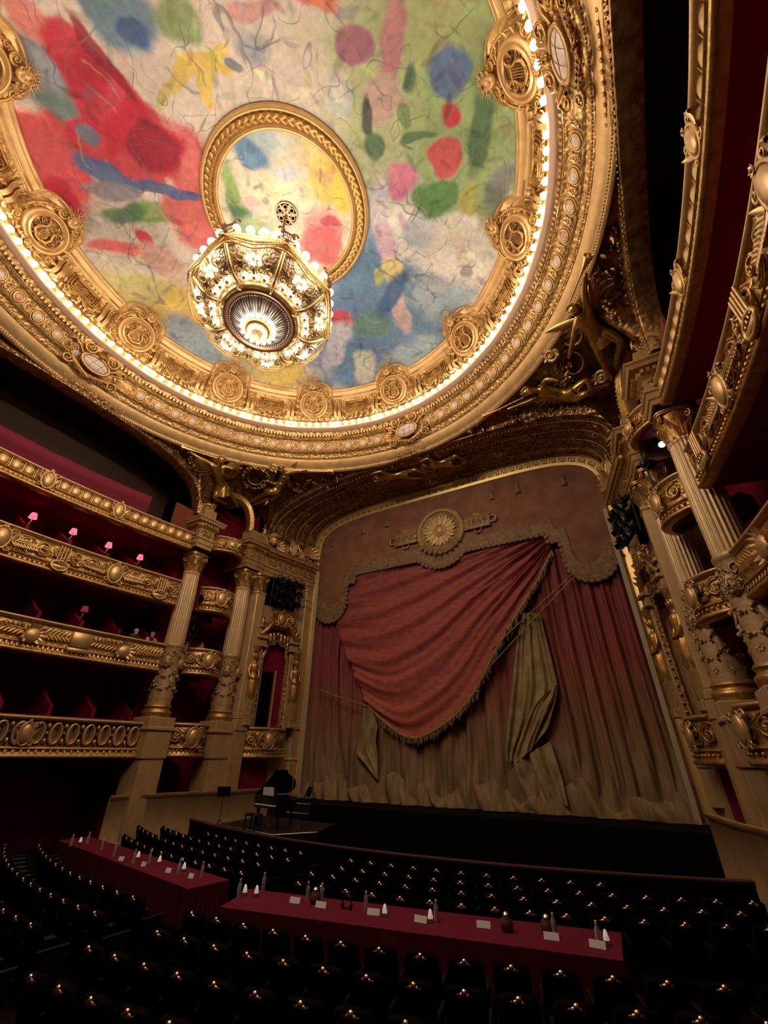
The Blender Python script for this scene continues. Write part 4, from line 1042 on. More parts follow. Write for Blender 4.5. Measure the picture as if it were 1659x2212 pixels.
def column(x, y, label, z0=4.48):
    t = thing('column', label, 'column', 'great columns of the hall', loc=(x, y, z0))
    for nm, me_, z in (('pedestal', PL_ME, 0), ('base', BASE_ME, 0), ('lower_drum', DR_ME, 0), ('mask_and_garland', DD_ME, 0), ('fluted_shaft', SH_ME, 0), ('capital', CAP_ME, 6.50)): link(nm, me_, t, (0, 0, z)).scale = (.8, .8, 1)
    return t
column(-10.5, 7.0, 'tall fluted tan column at the end of the left balconies'); column(-9.95, 9.9, 'tall fluted tan column beside the left stage box')
column(10.5, 7.0, 'tall fluted column on the right nearest the viewer, beneath the upper balcony'); column(9.95, 9.9, 'tall fluted column on the right beside the stage')
column(-10.5, -7.0, 'rear left fluted column'); column(10.5, -7.0, 'rear right fluted column behind the viewer')
# gilt arch over each corner bay, between the two columns
for sx, sn in ((-1, 'left'), (1, 'right')):
    t = sthing('small gilt arch over the %s corner bay between the columns' % sn, 'arch')
    p0 = np.array([10.62, 7.45]); p1 = np.array([9.92, 9.45]); L = np.linalg.norm(p1 - p0); dd_ = (p1 - p0) / L; nn = np.array([-dd_[1], dd_[0]]); nn = nn if nn[0] < 0 else -nn
    u, z = superarch(L / 2, 14.4, 16.15, 2.4, 40); N2 = norms2(np.stack([u, z], 1)); mid = (p0 + p1) / 2
    path = np.c_[(mid[0] + dd_[0] * u) * sx, mid[1] + dd_[1] * u, z]; A = np.c_[N2[:, 0] * dd_[0] * sx, N2[:, 0] * dd_[1], N2[:, 1]]
    m_ = MB(); sweep(m_, path, A, (nn[0] * sx, nn[1], 0), [(0, -.4), (0, .05), (.05, .12), (.14, .12), (.18, .2), (.26, .2), (.30, .1), (.34, -.1)]); m_.build('archivolt', M_GOLD, t)
    b_ = MB(); bead_band(b_, path, A, (nn[0] * sx, nn[1], 0), .22, .2, .16, .05); b_.build('bead_row', M_GOLDB, t)['kind'] = 'stuff'
# flat pilaster beside the column next to the stage
for sx, sn in ((-1, 'left'), (1, 'right')):
    t = sthing('flat tan pilaster with leafy capital beside the %s stage column' % sn, 'pilaster', (sx * 9.72, 10.72, 0))
    m_ = MB(); box(m_, -.40, .40, -.30, .30, 4.9, 10.95, bev=.03); box(m_, -.44, .44, -.34, .34, 10.85, 10.98, bev=.02); m_.build('shaft', M_COLUMN, t, smooth=False)
    m_ = MB(); box(m_, -.5, .5, -.4, .4, 4.1, 4.6, bev=.03); box(m_, -.46, .46, -.36, .36, 4.6, 4.9, bev=.04); box(m_, -.46, .46, -.36, .36, 0, 4.1); m_.build('pedestal', M_OCHRE, t, smooth=False)
    m_ = MB(); capital(m_, .36, 1.0); o = m_.build('capital', M_GOLD, t); o.location = (0, 0, 10.98)
    t2 = sthing('narrow plain tan pilaster next to the %s edge of the stage frame' % sn, 'pilaster', (sx * 9.02, 14.12, 0))
    m_ = MB(); box(m_, -.25, .25, -.28, .28, 1.8, 12.1, bev=.03); box(m_, -.29, .29, -.33, .33, 4.3, 4.55, bev=.02); box(m_, -.29, .29, -.33, .33, 2.9, 3.0, bev=.02)
    for z in (10.9, 11.3, 11.9, 12.3): box(m_, -.29, .29, -.32, .32, z, z + .12, bev=.03)
    m_.build('shaft', M_COLUMN, t2, smooth=False)
# ================================================================== BALCONIES AND BOXES
class Path2:
    """plan curve with arc length, used to lay flat ornament along a balcony front"""
    def __init__(s, P, sx):
        P = np.asarray(P, float); s.P = P; s.s = np.r_[0, np.cumsum(np.linalg.norm(np.diff(P, axis=0), axis=1))]; s.L = s.s[-1]
        d = np.gradient(P, axis=0); d /= np.linalg.norm(d, axis=1)[:, None]; n = np.stack([-d[:, 1], d[:, 0]], 1)
        if (n[len(n) // 2] @ (np.array([0, P[len(P) // 2, 1] * .6]) - P[len(P) // 2])) < 0: n = -n
        s.d, s.n = d, n
    def at(s, u):
        f = lambda A: np.stack([np.interp(u, s.s, A[:, 0]), np.interp(u, s.s, A[:, 1])], -1)
        return f(s.P), f(s.d), f(s.n)
    def warp(s, z0):
        def w(V):
            p, d, n = s.at(V[:, 0]); return np.c_[p + n * V[:, 2:3], V[:, 1] + z0]
        return w
    def frame(s, u, z, out=0.0):
        p, d, n = s.at(np.array([u])); p, d, n = p[0], nrm(d[0]), nrm(n[0])
        x = np.array([d[0], d[1], 0]); zz = np.array([n[0], n[1], 0]); y = np.array([0, 0, 1.0])
        if np.linalg.det(np.stack([x, y, zz], 1)) < 0: x = -x
        return FR((p[0] + n[0] * out, p[1] + n[1] * out, z), x, y, zz)
    def strip(s, mb, prof):
        pr = np.asarray(prof, float); N = s.n / np.linalg.norm(s.n, axis=1)[:, None]
        G = np.zeros((len(s.P), len(pr), 3)); G[:, :, :2] = s.P[:, None] + N[:, None] * pr[None, :, 0, None]; G[:, :, 2] = pr[None, :, 1]
        return grid(mb, G)
barrel = MB(); lathe(barrel, [(.001, -.205), (.15, -.205), (.19, -.12), (.205, 0), (.19, .12), (.15, .205), (.001, .205)], 14, M=FR((0, 0, -.04), (1, 0, 0), (0, 0, .62), (0, 1, 0))); box(barrel, -.205, -.185, -.22, .22, -.03, .05); BARREL = barrel.mesh('barrel_panel', M_GOLDB)
ovl = MB(); rope_ring(ovl, .17, .32, .05, None, 24, 1.3); rope_ring(ovl, .10, .24, .02, T3(0, 0, -.03), 18)
for q in (-1, 1):
    ball(ovl, (.27, q * .24, 0), (.06, .1, .06), 6, 5); ball(ovl, (.27, 0, 0), (.05, .07, .05), 6, 5)
OVAL = ovl.mesh('openwork_oval', M_GOLDB)
def balcony(label, P, zt, zb, style, sx, seed=0, low=False):
    t = thing('balcony_front', label, 'balcony', 'gilt balcony fronts'); pa = Path2(P, sx); h = zt - zb
    m_ = MB(); pa.strip(m_, [(-.34, zt - .06), (-.34, zt), (.06, zt + .01), (.12, zt - .02), (.12, zt - .07), (.06, zt - .10), (.02, zt - .12)]); m_.build('rail', M_GOLDB, t)
    m_ = MB(); pa.strip(m_, [(-.30, zt + .005), (-.26, zt + .04), (-.02, zt + .04), (.03, zt + .015)]); m_.build('velvet_pad', M_VELVET, t)
    k = {'barrel': .56, 'rinceau': .66, 'palm': .66, 'oval': .70}[style]; z1 = zt - .12; z2 = zt - h * k
    dep = -.06 if style in ('barrel', 'oval') else .0; bul = 0.0 if style in ('barrel', 'oval') else .07
    m_ = MB(); pa.strip(m_, [(.02, z1), (dep, z1 - .02)] + [(dep + bul * sin(pi * u), z1 - .02 + (z2 - z1 + .04) * u) for u in np.linspace(0, 1, 7)] + [(.02, z2)])
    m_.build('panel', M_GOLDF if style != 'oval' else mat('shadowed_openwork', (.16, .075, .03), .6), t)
    m_ = MB(); pa.strip(m_, [(.02, z2), (.10, z2 - .03), (.12, z2 - .07), (.08, z2 - .10), (.06, z2 - .11), (.07, zb + .18), (.12, zb + .14), (.16, zb + .08), (.13, zb + .03), (.05, zb), (-.1, zb - .02)]); m_.build('lower_moulding', M_GOLD, t)
    b_ = MB()
    st = .16 if style != 'oval' else .22
    for u in np.arange(st / 2, pa.L, st):
        F = pa.frame(u, (z2 - .11 + zb + .18) / 2, .075)
        if style in ('palm', 'oval'): leaf(b_, .16, .05, F @ T3(0, .08, 0) @ RZ(pi), .3, 4)
        else: rosette(b_, .062, F, 5) if style == 'barrel' else ball(b_, (0, 0, .01), (.05, .06, .05), 6, 5, F)
    o = b_.build('small_frieze', M_GOLD, t); o['kind'] = 'stuff'
    zc = (z1 + z2) / 2; ph = z1 - z2
    if style == 'barrel':
        n = int(pa.L / .43)
        for i in range(n): link('barrel_panel', BARREL, t, M=pa.frame((i + .5) * pa.L / n, zc, -.02))
        for u in ((pa.L * .28, pa.L * .5, pa.L * .72) if pa.L > 6 else ()):
            m_ = MB(); shield(m_, .62, .85, pa.frame(u, zc - .1, .14)); m_.build('shield_boss', M_GOLDB, t)
    elif style == 'oval':
        n = int(pa.L / .54)
        for i in range(n): link('openwork_oval', OVAL, t, M=pa.frame((i + .5) * pa.L / n, zc, .02))
        for u in ((pa.L * .30, pa.L * .62) if pa.L > 6 else ()):
            m_ = MB(); shield(m_, .55, .8, pa.frame(u, zc - .04, .12)); m_.build('shield_boss', M_GOLDB, t)
    elif style == 'rinceau':
        m_ = MB(); rinceau(m_, .05, pa.L - .05, ph * .95, seed, ph * .8)
        m2 = MB(); m2.merge(m_, warp=lambda V: pa.warp(zc)(V * np.array([1, 1, 1]) + np.array([0, 0, .05]))); m2.build('scroll_relief', M_GOLD, t)
        if pa.L > 6:
            for j, u in enumerate(np.arange(.9, pa.L, 2.05)):
                m_ = MB(); F = pa.frame(u, zc - .12, .14)
                if j % 2: shield(m_, .75, .95, F); palm(m_, .9, .5, F @ T3(.3, 0, 0)); palm(m_, .9, .5, F @ T3(-.3, 0, 0) @ RZ(pi))
                else:
                    for dx in (-.16, -.05, .06, .17): tube(m_, [(dx, -.3, .05), (dx, .42, .05)], .03, 6, F)
                    rope_ring(m_, .3, .2, .05, F @ T3(0, -.38, .05), 8); box(m_, -.26, .26, -.5, -.34, -.04, .08, F, .03)
                m_.build('trophy_boss', M_GOLDB, t)
        else:
            m_ = MB(); shield(m_, .7, ph * 1.2, pa.frame(pa.L / 2, zc - .06, .14)); m_.build('shield_boss', M_GOLDB, t)
    else:
        n = max(1, int(round(pa.L / 3.5))); w = pa.L / n; m_ = MB()
        for i in range(n):
            c = (i + .5) * w
            for q in (-1, 1): palm(m_, w * .44, ph * .95, T3(c + q * .18, 0, .05) @ (np.eye(4) if q > 0 else RZ(pi)), 10)
        m2 = MB(); m2.merge(m_, warp=pa.warp(zc)); m2.build('palm_relief', M_GOLD, t)
        for i in range(n):
            m_ = MB(); F = pa.frame((i + .5) * w, zc - .12, .12); ball(m_, (0, -.05, .02), (.27, .27, .12), 14, 8, F)
            for a in np.linspace(-2.5, 2.5, 13): leaf(m_, .46, .075, F @ RZ(a), .35, 6)
            m_.build('shell_boss', M_GOLDB, t)
            if i < n - 1:
                m_ = MB(); F = pa.frame((i + 1) * w, zc, .08); box(m_, -.36, .36, -ph * .42, ph * .40, -.05, .06, F, .03); box(m_, -.42, .42, -ph * .75, -ph * .48, -.05, .10, F, .04); m_.build('tablet_boss', M_GOLDB, t)
    return t, pa
LEV = {'first': (4.27, 2.97, 'oval'), 'second': (7.42, 6.22, 'palm'), 'third': (10.43, 9.15, 'rinceau'), 'top': (13.03, 12.06, 'barrel')}
yy = np.linspace(6.35, -6.4, 44)
for sx, sn in ((-1, 'left'), (1, 'right')):
    for i, (ln, (zt, zb, st)) in enumerate(LEV.items()):
        P = np.stack([sx * (10.38 + .62 * (1 - (yy / 6.5) ** 2)), yy * 1.02], 1)
        desc = {'oval': 'openwork ovals', 'palm': 'palm branches and shells', 'rinceau': 'scrolls and trophies', 'barrel': 'rounded barrel panels'}[st]
        t, pa = balcony('%s balcony front on the %s with %s' % (ln, sn, desc), P, zt, zb, st, sx, 3 + i)
        m_ = MB(); pa.strip(m_, [(-.05, zb + .0), (-3.1, zb + .0), (-3.1, zb + .2), (-.05, zb + .2)])
        struct(m_.build('floor_%s_%s' % (ln, sn), M_RED, smooth=False), 'floor slab of the %s %s balcony' % (ln, sn), 'floor')
        # diagonal bay between the two columns
        a0, a1 = np.array([10.33, 7.62]), np.array([9.98, 9.28]); tt = np.linspace(0, 1, 14)[:, None]
        P = a0 + (a1 - a0) * tt; P[:, 0] -= .52 * np.sin(pi * tt[:, 0]) ** .7; P[:, 0] *= sx
        dz = .34 if ln == 'top' else .04
        t, pa = balcony('small bowed balcony between the %s columns at the %s level' % (sn, ln), P, zt + dz, zb + dz + (.05 if ln == 'top' else .0), 'rinceau', sx, 20 + i)
        m_ = MB(); pa.strip(m_, [(-.05, zb + dz), (-2.2, zb + dz), (-2.2, zb + dz + .2), (-.05, zb + dz + .2)]); struct(m_.build('floor_%s_bay_%s' % (ln, sn), M_RED, smooth=False), 'floor slab of the %s %s corner balcony' % (ln, sn), 'floor')
    # partitions between the boxes: low at the front, sweeping up to the back
    for ln in ('first', 'second', 'third'):
        zt, zb, _ = LEV[ln]; ztop = {'first': 6.2, 'second': 9.12, 'third': 12.0}[ln]
        for k in range(-4, 5):
            y = .16 + 1.55 * k
            if abs(y) > 6.6: continue
            u = np.linspace(0, 1, 14); x = sx * (11.25 + 2.35 * u); zh = zt + (ztop - zt) * (.22 + .82 * u ** 1.5 * (1.6 - .6 * u)); zh = np.minimum(zh, ztop)
            lo = np.stack([x, 0 * x + y - .06, 0 * x + zb + .2], 1); hi = np.stack([x, 0 * x + y - .06, zh], 1); hi2 = hi + np.array([0, .12, 0]); lo2 = lo + np.array([0, .12, 0])
            m_ = MB(); grid(m_, np.stack([lo, hi, hi2, lo2], 0)); m_.add(np.array([lo[0], hi[0], hi2[0], lo2[0]]), np.array([[0, 1, 2, 3]]))
            struct(m_.build('wall_partition', M_RED, sharp=40), 'red curved partition between two boxes of the %s %s balcony' % (ln, sn), 'partition')
    # small pink shaded lamps on the partitions of the third level, a few on the second
    for ln, ks in (('third', (-2, -1, 0, 1, 2, 3)), ('second', (2,))):
        zt = LEV[ln][0]
        for k in ks:
            y = .16 + 1.55 * k; z = zt + .95
            lab = 'small pink shaded wall lamp in the %s %s balcony, %s box from the column' % (sn, ln, ('first', 'second', 'third', 'fourth', 'fifth', 'sixth')[3 - k])
            t = thing('box_lamp', lab, 'lamp', 'pink lamps in the boxes', loc=(sx * 12.0, y + .24, z))
            if ln == 'third': lamp('box_glow', (0, .0, -.12), 1.6, .06, (1, .30, .30), t)
            m_ = MB(); lathe(m_, [(.10, .20), (.15, -.02)], 14); m_.build('lamp_shade', M_LSHADE if ln == 'third' else M_LSHADE2, t)
            m_ = MB(); tube(m_, [(0, 0, .1), (0, 0, -.14), (0, -.03, -.28), (0, -.12, -.36), (0, -.20, -.38)], .016, 5); ball(m_, (0, -.19, -.38), .035, 6, 5); m_.build('bracket', M_GOLDB, t)
    # top gallery: red padded back row, curved
    P = np.stack([sx * (12.2 + .5 * (1 - (yy / 6.5) ** 2)), yy * .75], 1); pa = Path2(P, sx)
    m_ = MB(); pa.strip(m_, [(0, 12.3), (0, 14.25), (.08, 14.3), (.1, 14.75), (.05, 14.85), (-.2, 14.85), (-.25, 14.2)])
    t = thing('gallery_bench', 'long red padded bench back of the %s top gallery' % sn, 'bench'); m_.build('padded_back', mat('gallery_red_' + sn, (.22, .010, .035), .8), t)
    m_ = MB(); box(m_, 10.9, 10.98, 5.4, 6.85, 13.0, 14.5, S3(sx, 1, 1)); struct(m_.build('wall_%s_return' % sn, mat('rust_' + sn, (.16, .03, .012), .8), smooth=False), 'rust red end wall of the %s top gallery beside the column' % sn, 'wall')
    m_ = MB(); pa.strip(m_, [(.1, 12.26), (1.4, 12.26)]); pa.strip(m_, [(-.2, 12.26), (-2.6, 13.2)]); struct(m_.build('floor_gallery_%s' % sn, M_DARK, smooth=False), 'dark stepped floor of the %s top gallery' % sn, 'floor')

# ---- stage boxes in the side walls
WL = np.array(PW[1]) - np.array(PW[0]); WLEN = np.linalg.norm(WL)
def wallF(sx, s, z, out=0.0):
    d = WL / WLEN; n = np.array([d[1], -d[0]]); n = n if n[0] > 0 else -n
    p = np.array(PW[0]) + d * s + n * out
    x = np.array([d[0], d[1], 0.0]); zz = np.array([n[0], n[1], 0.0])
    if sx > 0: p = p * np.array([-1, 1]); x[0] *= -1; zz[0] *= -1
    if np.linalg.det(np.stack([x, (0, 0, 1.0), zz], 1)) < 0: x = -x
    return FR((p[0], p[1], z), x, (0, 0, 1), zz)
def spotlight(F, label):
    t = thing('spotlight', label, 'spotlight', 'black stage spotlights'); t.matrix_world = Matrix(F.tolist())
    for nm, me_ in SPOT: link(nm, me_, t)
a_ = MB(); lathe(a_, [(.001, -.20), (.10, -.20), (.13, -.17), (.13, .12), (.16, .13), (.16, .22), (.14, .22), (.13, .14), (.001, .13)], 14); SP1 = a_.mesh('can', M_BLACK)
a_ = MB(); tube(a_, [(-.19, 0, 0), (-.19, .2, 0), (-.1, .28, 0), (.1, .28, 0), (.19, .2, 0), (.19, 0, 0)], .02, 5); tube(a_, [(0, .28, 0), (0, .4, 0)], .025, 5); SP2 = a_.mesh('yoke', M_BLACK)
a_ = MB()
for k in range(4): box(a_, -.11, .11, .12, .135, .18, .32, RZ(k * pi / 2) @ RX(-.25)); 
SP3 = a_.mesh('barn_doors', M_BLACK, False); SPOT = [('can', SP1), ('yoke', SP2), ('barn_doors', SP3)]
M_LSH = M_OCHRE
def stage_box(sx, sn):
    t = thing('stage_box', 'ornate gilt stage box on the %s wall with crested canopy and drapery' % sn, 'theatre box')
    rs = S3(1, 1, 1); G = lambda s, z, o=0: wallF(sx, s, z, o)
    flip = 1 if sx < 0 else -1     # local x runs towards the stage on the left, away from it on the right
    m_ = MB(); F = G(1.85, 0); box(m_, -.95, .95, 4.3, 9.3, .0, .04, F); m_.build('red_interior', M_RED, t, smooth=False)
    m_ = MB(); box(m_, -.15 - .35, -.15 + .35, 4.3, 7.0, .05, .08, F); m_.build('dark_doorway', M_DARK, t, smooth=False)
    m_ = MB(); box(m_, .28, .36, 4.3, 7.1, .05, .14, F); box(m_, -.62, -.54, 4.3, 7.1, .05, .14, F); m_.build('door_jamb', M_OCHRE, t, smooth=False)
    for q in (-1, 1):
        m_ = MB(); box(m_, q * 1.0 - .14, q * 1.0 + .14, 4.3, 8.1, 0, .5, F, .03); box(m_, q * 1.02 - .3, q * 1.02 + .3, 8.1, 8.22, 0, .66, F, .02); box(m_, q * 1.02 - .26, q * 1.02 + .26, 8.22, 8.5, 0, .6, F, .02); box(m_, q * 1.02 - .34, q * 1.02 + .34, 8.5, 8.66, 0, .72, F, .03); box(m_, q * 1.02 - .22, q * 1.02 + .22, 8.66, 9.1, 0, .5, F, .03); box(m_, q * 1.02 - .3, q * 1.02 + .3, 9.1, 9.25, 0, .6, F, .03)
        m_.build('jamb', M_STONE, t, smooth=False)
        m_ = MB(); ball(m_, (q * 1.05, 9.45, .3), (.16, .2, .16), 10, 7, F); lathe(m_, [(.1, 9.25), (.2, 9.4), (.12, 9.62), (.16, 9.72), (.001, 9.78)], 12, M=F @ T3(q * 1.05, 0, .3) @ RX(0) @ np.array([[1, 0, 0, 0], [0, 0, 1, 0], [0, 1, 0, 0], [0, 0, 0, 1.0]]))
        m_.build('urn', M_GOLD, t)
        # raking scroll of the broken pediment
        m_ = MB(); tube(m_, [(q * 1.15, 8.75, .5), (q * .85, 9.05, .55), (q * .55, 9.5, .55), (q * .34, 9.62, .55)], [.12, .14, .12, .1], 8, F); spiral(m_, .22, 1.5, .3, F @ T3(q * .42, 9.55, .6), 18, q)
        for j in range(5): leaf(m_, .34, .09, F @ T3(q * (1.0 - .14 * j), 8.95 + .13 * j, .6) @ RZ(q * (-.6 + .2 * j)), .4)
        m_.build('pediment_scroll', M_GOLD, t)
        m_ = MB(); tube(m_, [(q * .86, 4.4, .3), (q * .84, 6.5, .34), (q * .78, 7.6, .36), (q * .6, 8.1, .38)], [.10, .09, .12, .10], 8, F, flat=.7)
        for j in range(12): ball(m_, (q * .82, 4.5 + .28 * j, .42), .06, 6, 5, F)
        m_.build('side_drape', M_GOLDF, t)
    x = np.linspace(-.9, .9, 37); zt_ = 8.75 - .25 * np.abs(x); zb_ = 8.1 + .55 * (1 - np.abs(x) / .9) - .16 * np.abs(np.sin(x * pi / .45))
    m_ = MB(); o_ = .4 + .04 * np.cos(x * 28); grid(m_, np.stack([np.stack([x, zt_ + .3, o_], 1), np.stack([x, (zt_ + zb_) / 2, o_ + .05], 1), np.stack([x, zb_, o_], 1)], 0), M=F); m_.build('lambrequin', M_DGOLD, t)
    m_ = MB(); tube(m_, np.stack([x, zb_, o_ + .02], 1), .035, 5, F); m_.build('fringe', M_FRINGE, t)
    m_ = MB(); shield(m_, .75, .95, F @ T3(0, 9.75, .6)); 
    for q in (-1, 1):
        for j in range(5): leaf(m_, .5, .09, F @ T3(q * .3, 9.7, .5) @ RZ(-q * (.3 + .35 * j)), .35)
        garland(m_, [(q * .35, 10.1, .6), (q * .7, 9.9, .6), (q * .95, 9.5, .55)], .1, F, 2.4, 5)
    m_.build('crest', M_GOLD, t)
    # bowed balcony at its foot
    s = np.linspace(.75, 3.0, 14); P = np.array([(lambda Fm: Fm[:2, 3])(G(a, 0, .32 + .36 * sin(pi * (a - .75) / 2.25) ** .6)) for a in s])
    tb, pa = balcony('bowed balcony with shield under the %s stage box' % sn, P, 4.3, 2.98, 'rinceau', sx, 31)
    m_ = MB(); pa.strip(m_, [(-.05, 3.1), (-1.0, 3.1)]); pa.strip(m_, [(-.05, 4.2), (-1.0, 4.2)]); m_.build('deck', M_RED, t, smooth=False)
    m_ = MB(); box(m_, -.9, .6, 1.2, 2.9, .02, .05, F); m_.build('lower_door', M_RED, t, smooth=False)
    # caryatids carrying the canopy
    for q in (-1, 1):
        c = thing('caryatid', 'gilded draped caryatid on the %s stage box, %s the stage' % (sn, 'nearer' if q * flip > 0 else 'farther from'), 'statue', 'caryatids of the stage boxes')
        c.matrix_world = Matrix((F @ T3(q * 1.28, 4.34, .52)).tolist())
        U = np.array([[1, 0, 0, 0], [0, 0, 1, 0], [0, -1, 0, 0], [0, 0, 0, 1.0]])   # lathe z -> local y
        U = np.array([[1, 0, 0, 0], [0, 0, 1, 0], [0, 1, 0, 0], [0, 0, 0, 1.0]])
        m_ = MB(); box(m_, -.2, .2, 0, .3, -.2, .2, None, .03); prismV = [(-.13, .3), (-.2, 1.35)]
        P_ = np.array([[(-.12, .3, -.12), (.12, .3, -.12), (.12, .3, .12), (-.12, .3, .12)], [(-.2, 1.4, -.18), (.2, 1.4, -.18), (.2, 1.4, .18), (-.2, 1.4, .18)]]); grid(m_, P_, wv=True); m_.build('herm_pedestal', M_STONE, c, smooth=False)
        m_ = MB(); lathe(m_, [(.20, 1.2), (.26, 1.35), (.24, 1.6), (.27, 1.9), (.22, 2.2), (.17, 2.35), (.20, 2.5), (.23, 2.7), (.22, 2.82), (.12, 2.9), (.07, 2.96), (.075, 3.05), (.12, 3.12), (.145, 3.24), (.13, 3.36), (.06, 3.44), (.001, 3.46)], 28, M=U, mod=lambda a: 1 + .05 * np.sin(9 * a))
        for w in (-1, 1):
            tube(m_, [(w * .2, 2.78, .02), (w * .30, 2.5, .06), (w * .26, 2.2, .18), (w * .05, 2.12, .26)], [.085, .07, .06, .045], 7)
        m_.build('draped_body', M_GOLD, c)
        m_ = MB(); mask(m_, .3, T3(0, 3.24, .07), 0); m_.build('face', M_GOLD, c)
        m_ = MB(); lathe(m_, [(.13, 3.4), (.16, 3.5), (.22, 3.66), (.24, 3.74), (.2, 3.76)], 16, M=U); m_.build('basket', M_GOLD, c)
    # black spotlights clustered in the opening above the crest
    m_ = MB(); F2 = G(1.9, 0)
    for z in (10.75, 11.4, 12.05): tube(m_, [(-1.0, z, .55), (1.0, z, .55)], .03, 6, F2)
    for xx in (-.95, .95): tube(m_, [(xx, 10.5, .55), (xx, 12.2, .55)], .03, 6, F2)
    rg = thing('lighting_rig', 'black pipe frame for spotlights above the %s stage box' % sn, 'lighting rig'); m_.build('pipe_frame', M_BLACK, rg)
    m_ = MB(); box(m_, -1.0, 1.0, 10.55, 12.15, .02, .06, F2); m_.build('rear_sheet', M_DARK, rg, smooth=False)  # dark sheet painting the shade of the recess behind the spotlights
    kk = 0; nmz = ('bottom', 'middle', 'top')
    for r_, z in enumerate((10.78, 11.38, 11.95)):
        for c_, xx in enumerate((-.75, -.28, .25, .74)):
            kk += 1; col = c_ if flip > 0 else 3 - c_
            spotlight(F2 @ T3(xx + .08 * (r_ - 1), z, .72) @ RY((.5 - c_ * .3)) @ RX(.35 + .15 * ((c_ + r_) % 2)), '%s row black spotlight, %s from the stage end, above %s stage box' % (nmz[r_], ('fourth', 'third', 'second', 'first')[col], sn))
    return t
for sx, sn in ((-1, 'left'), (1, 'right')): stage_box(sx, sn)
# floodlights on a pole clamped beside the left column
def pole_lights(sx, sn, x, y, zs):
    t = thing('lamp_pole', 'black pole with clamped projectors on the %s column' % sn, 'light pole', loc=(x, y, 0))
    m_ = MB(); tube(m_, [(0, 0, zs[0] - .6), (0, 0, zs[-1] + .5)], .035, 6); m_.build('pole', M_BLACK, t)
    for z in zs:
        m_ = MB(); lathe(m_, [(.001, -.22), (.11, -.22), (.14, -.15), (.14, .2), (.10, .26), (.10, .34)], 12, M=T3(0, 0, z) @ RZ(.6 * sx) @ RY(pi / 2 * .9) @ T3(0, 0, .1)); tube(m_, [(0, 0, z - .2), (.1, -.1, z - .1), (.12, -.1, z + .1), (0, 0, z + .2)], .02, 5); m_.build('projector', M_BLACK, t)
pole_lights(-1, 'left', -9.85, 7.35, (7.9, 8.7, 9.6))
pole_lights(1, 'right', 9.75, 9.25, (10.9, 12.0))
q_ = on_y(1430, 960, 8.6); t = thing('lit_spotlight', 'small spotlight shining white beside the right column capital', 'spotlight', loc=tuple(q_))
dv = nrm(CAM - q_); xv = nrm(np.cross((0, 0, 1), dv)); Fq = FR((0, 0, 0), xv, np.cross(dv, xv), dv)
m_ = MB(); lathe(m_, [(.001, -.3), (.12, -.3), (.15, -.2), (.15, 0), (.13, .02)], 14, M=Fq); m_.build('can', M_BLACK, t)
m_ = MB(); lathe(m_, [(.001, .015), (.10, .005)], 14, M=Fq); m_.build('lit_lens', mat('lit_lens', (1, 1, 1), .3, emit=(.85, .92, 1), es=12), t)
m_ = MB(); tube(m_, [(0, 0, .12), (0, .1, .5), (.35, .5, .6)], .025, 5); m_.build('bracket', M_BLACK, t)
# ================================================================== THE STAGE CURTAIN
def cloth_mat(name, stops, rough=.8, scale=3.0, amp=1.2, stretch=(3.0, 1.0, .22)):
    """cloth whose dye changes with height, broken up by noise; stops = [(z, colour)]"""
    m = bpy.data.materials.new(name); m.use_nodes = True; nt = m.node_tree; N = nt.nodes; L = nt.links; b = N['Principled BSDF']
    b.inputs['Roughness'].default_value = rough
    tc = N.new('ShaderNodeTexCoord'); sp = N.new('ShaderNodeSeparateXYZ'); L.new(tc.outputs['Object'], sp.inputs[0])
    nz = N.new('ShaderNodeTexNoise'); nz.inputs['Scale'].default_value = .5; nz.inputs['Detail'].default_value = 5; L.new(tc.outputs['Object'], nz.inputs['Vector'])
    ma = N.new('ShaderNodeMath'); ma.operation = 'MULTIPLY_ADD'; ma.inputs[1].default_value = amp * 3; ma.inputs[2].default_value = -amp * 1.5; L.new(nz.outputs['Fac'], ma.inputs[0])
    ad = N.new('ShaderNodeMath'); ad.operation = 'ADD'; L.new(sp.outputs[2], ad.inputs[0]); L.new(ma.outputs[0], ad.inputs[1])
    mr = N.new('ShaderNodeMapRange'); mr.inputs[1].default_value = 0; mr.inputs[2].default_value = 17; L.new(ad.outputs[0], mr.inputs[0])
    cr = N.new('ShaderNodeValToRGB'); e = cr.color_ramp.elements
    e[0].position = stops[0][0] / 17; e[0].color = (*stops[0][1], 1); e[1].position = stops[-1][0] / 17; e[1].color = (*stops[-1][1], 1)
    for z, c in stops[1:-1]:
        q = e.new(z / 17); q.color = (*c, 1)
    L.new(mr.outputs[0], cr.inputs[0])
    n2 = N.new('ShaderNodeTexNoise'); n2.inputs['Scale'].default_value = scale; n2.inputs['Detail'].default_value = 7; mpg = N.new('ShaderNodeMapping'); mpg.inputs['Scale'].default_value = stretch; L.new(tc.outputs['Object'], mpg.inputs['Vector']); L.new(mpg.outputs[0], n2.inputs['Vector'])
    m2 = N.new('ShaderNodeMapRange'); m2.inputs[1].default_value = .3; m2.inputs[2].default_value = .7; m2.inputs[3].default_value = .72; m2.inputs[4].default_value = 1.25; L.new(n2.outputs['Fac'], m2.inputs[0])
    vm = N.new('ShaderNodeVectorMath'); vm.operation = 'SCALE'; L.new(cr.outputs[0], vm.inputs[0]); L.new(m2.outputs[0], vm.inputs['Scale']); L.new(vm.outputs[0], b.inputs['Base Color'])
    return m
CUR_RED = (.25, .045, .036); CUR_DK = (.14, .032, .03); CUR_GOLD = (.20, .125, .055); CUR_OL = (.24, .145, .065)
M_CUR = cloth_mat('curtain_cloth', [(1.0, (.27, .165, .07)), (2.6, CUR_OL), (4.6, (.23, .095, .045)), (6.8, CUR_RED), (16.0, CUR_DK)])
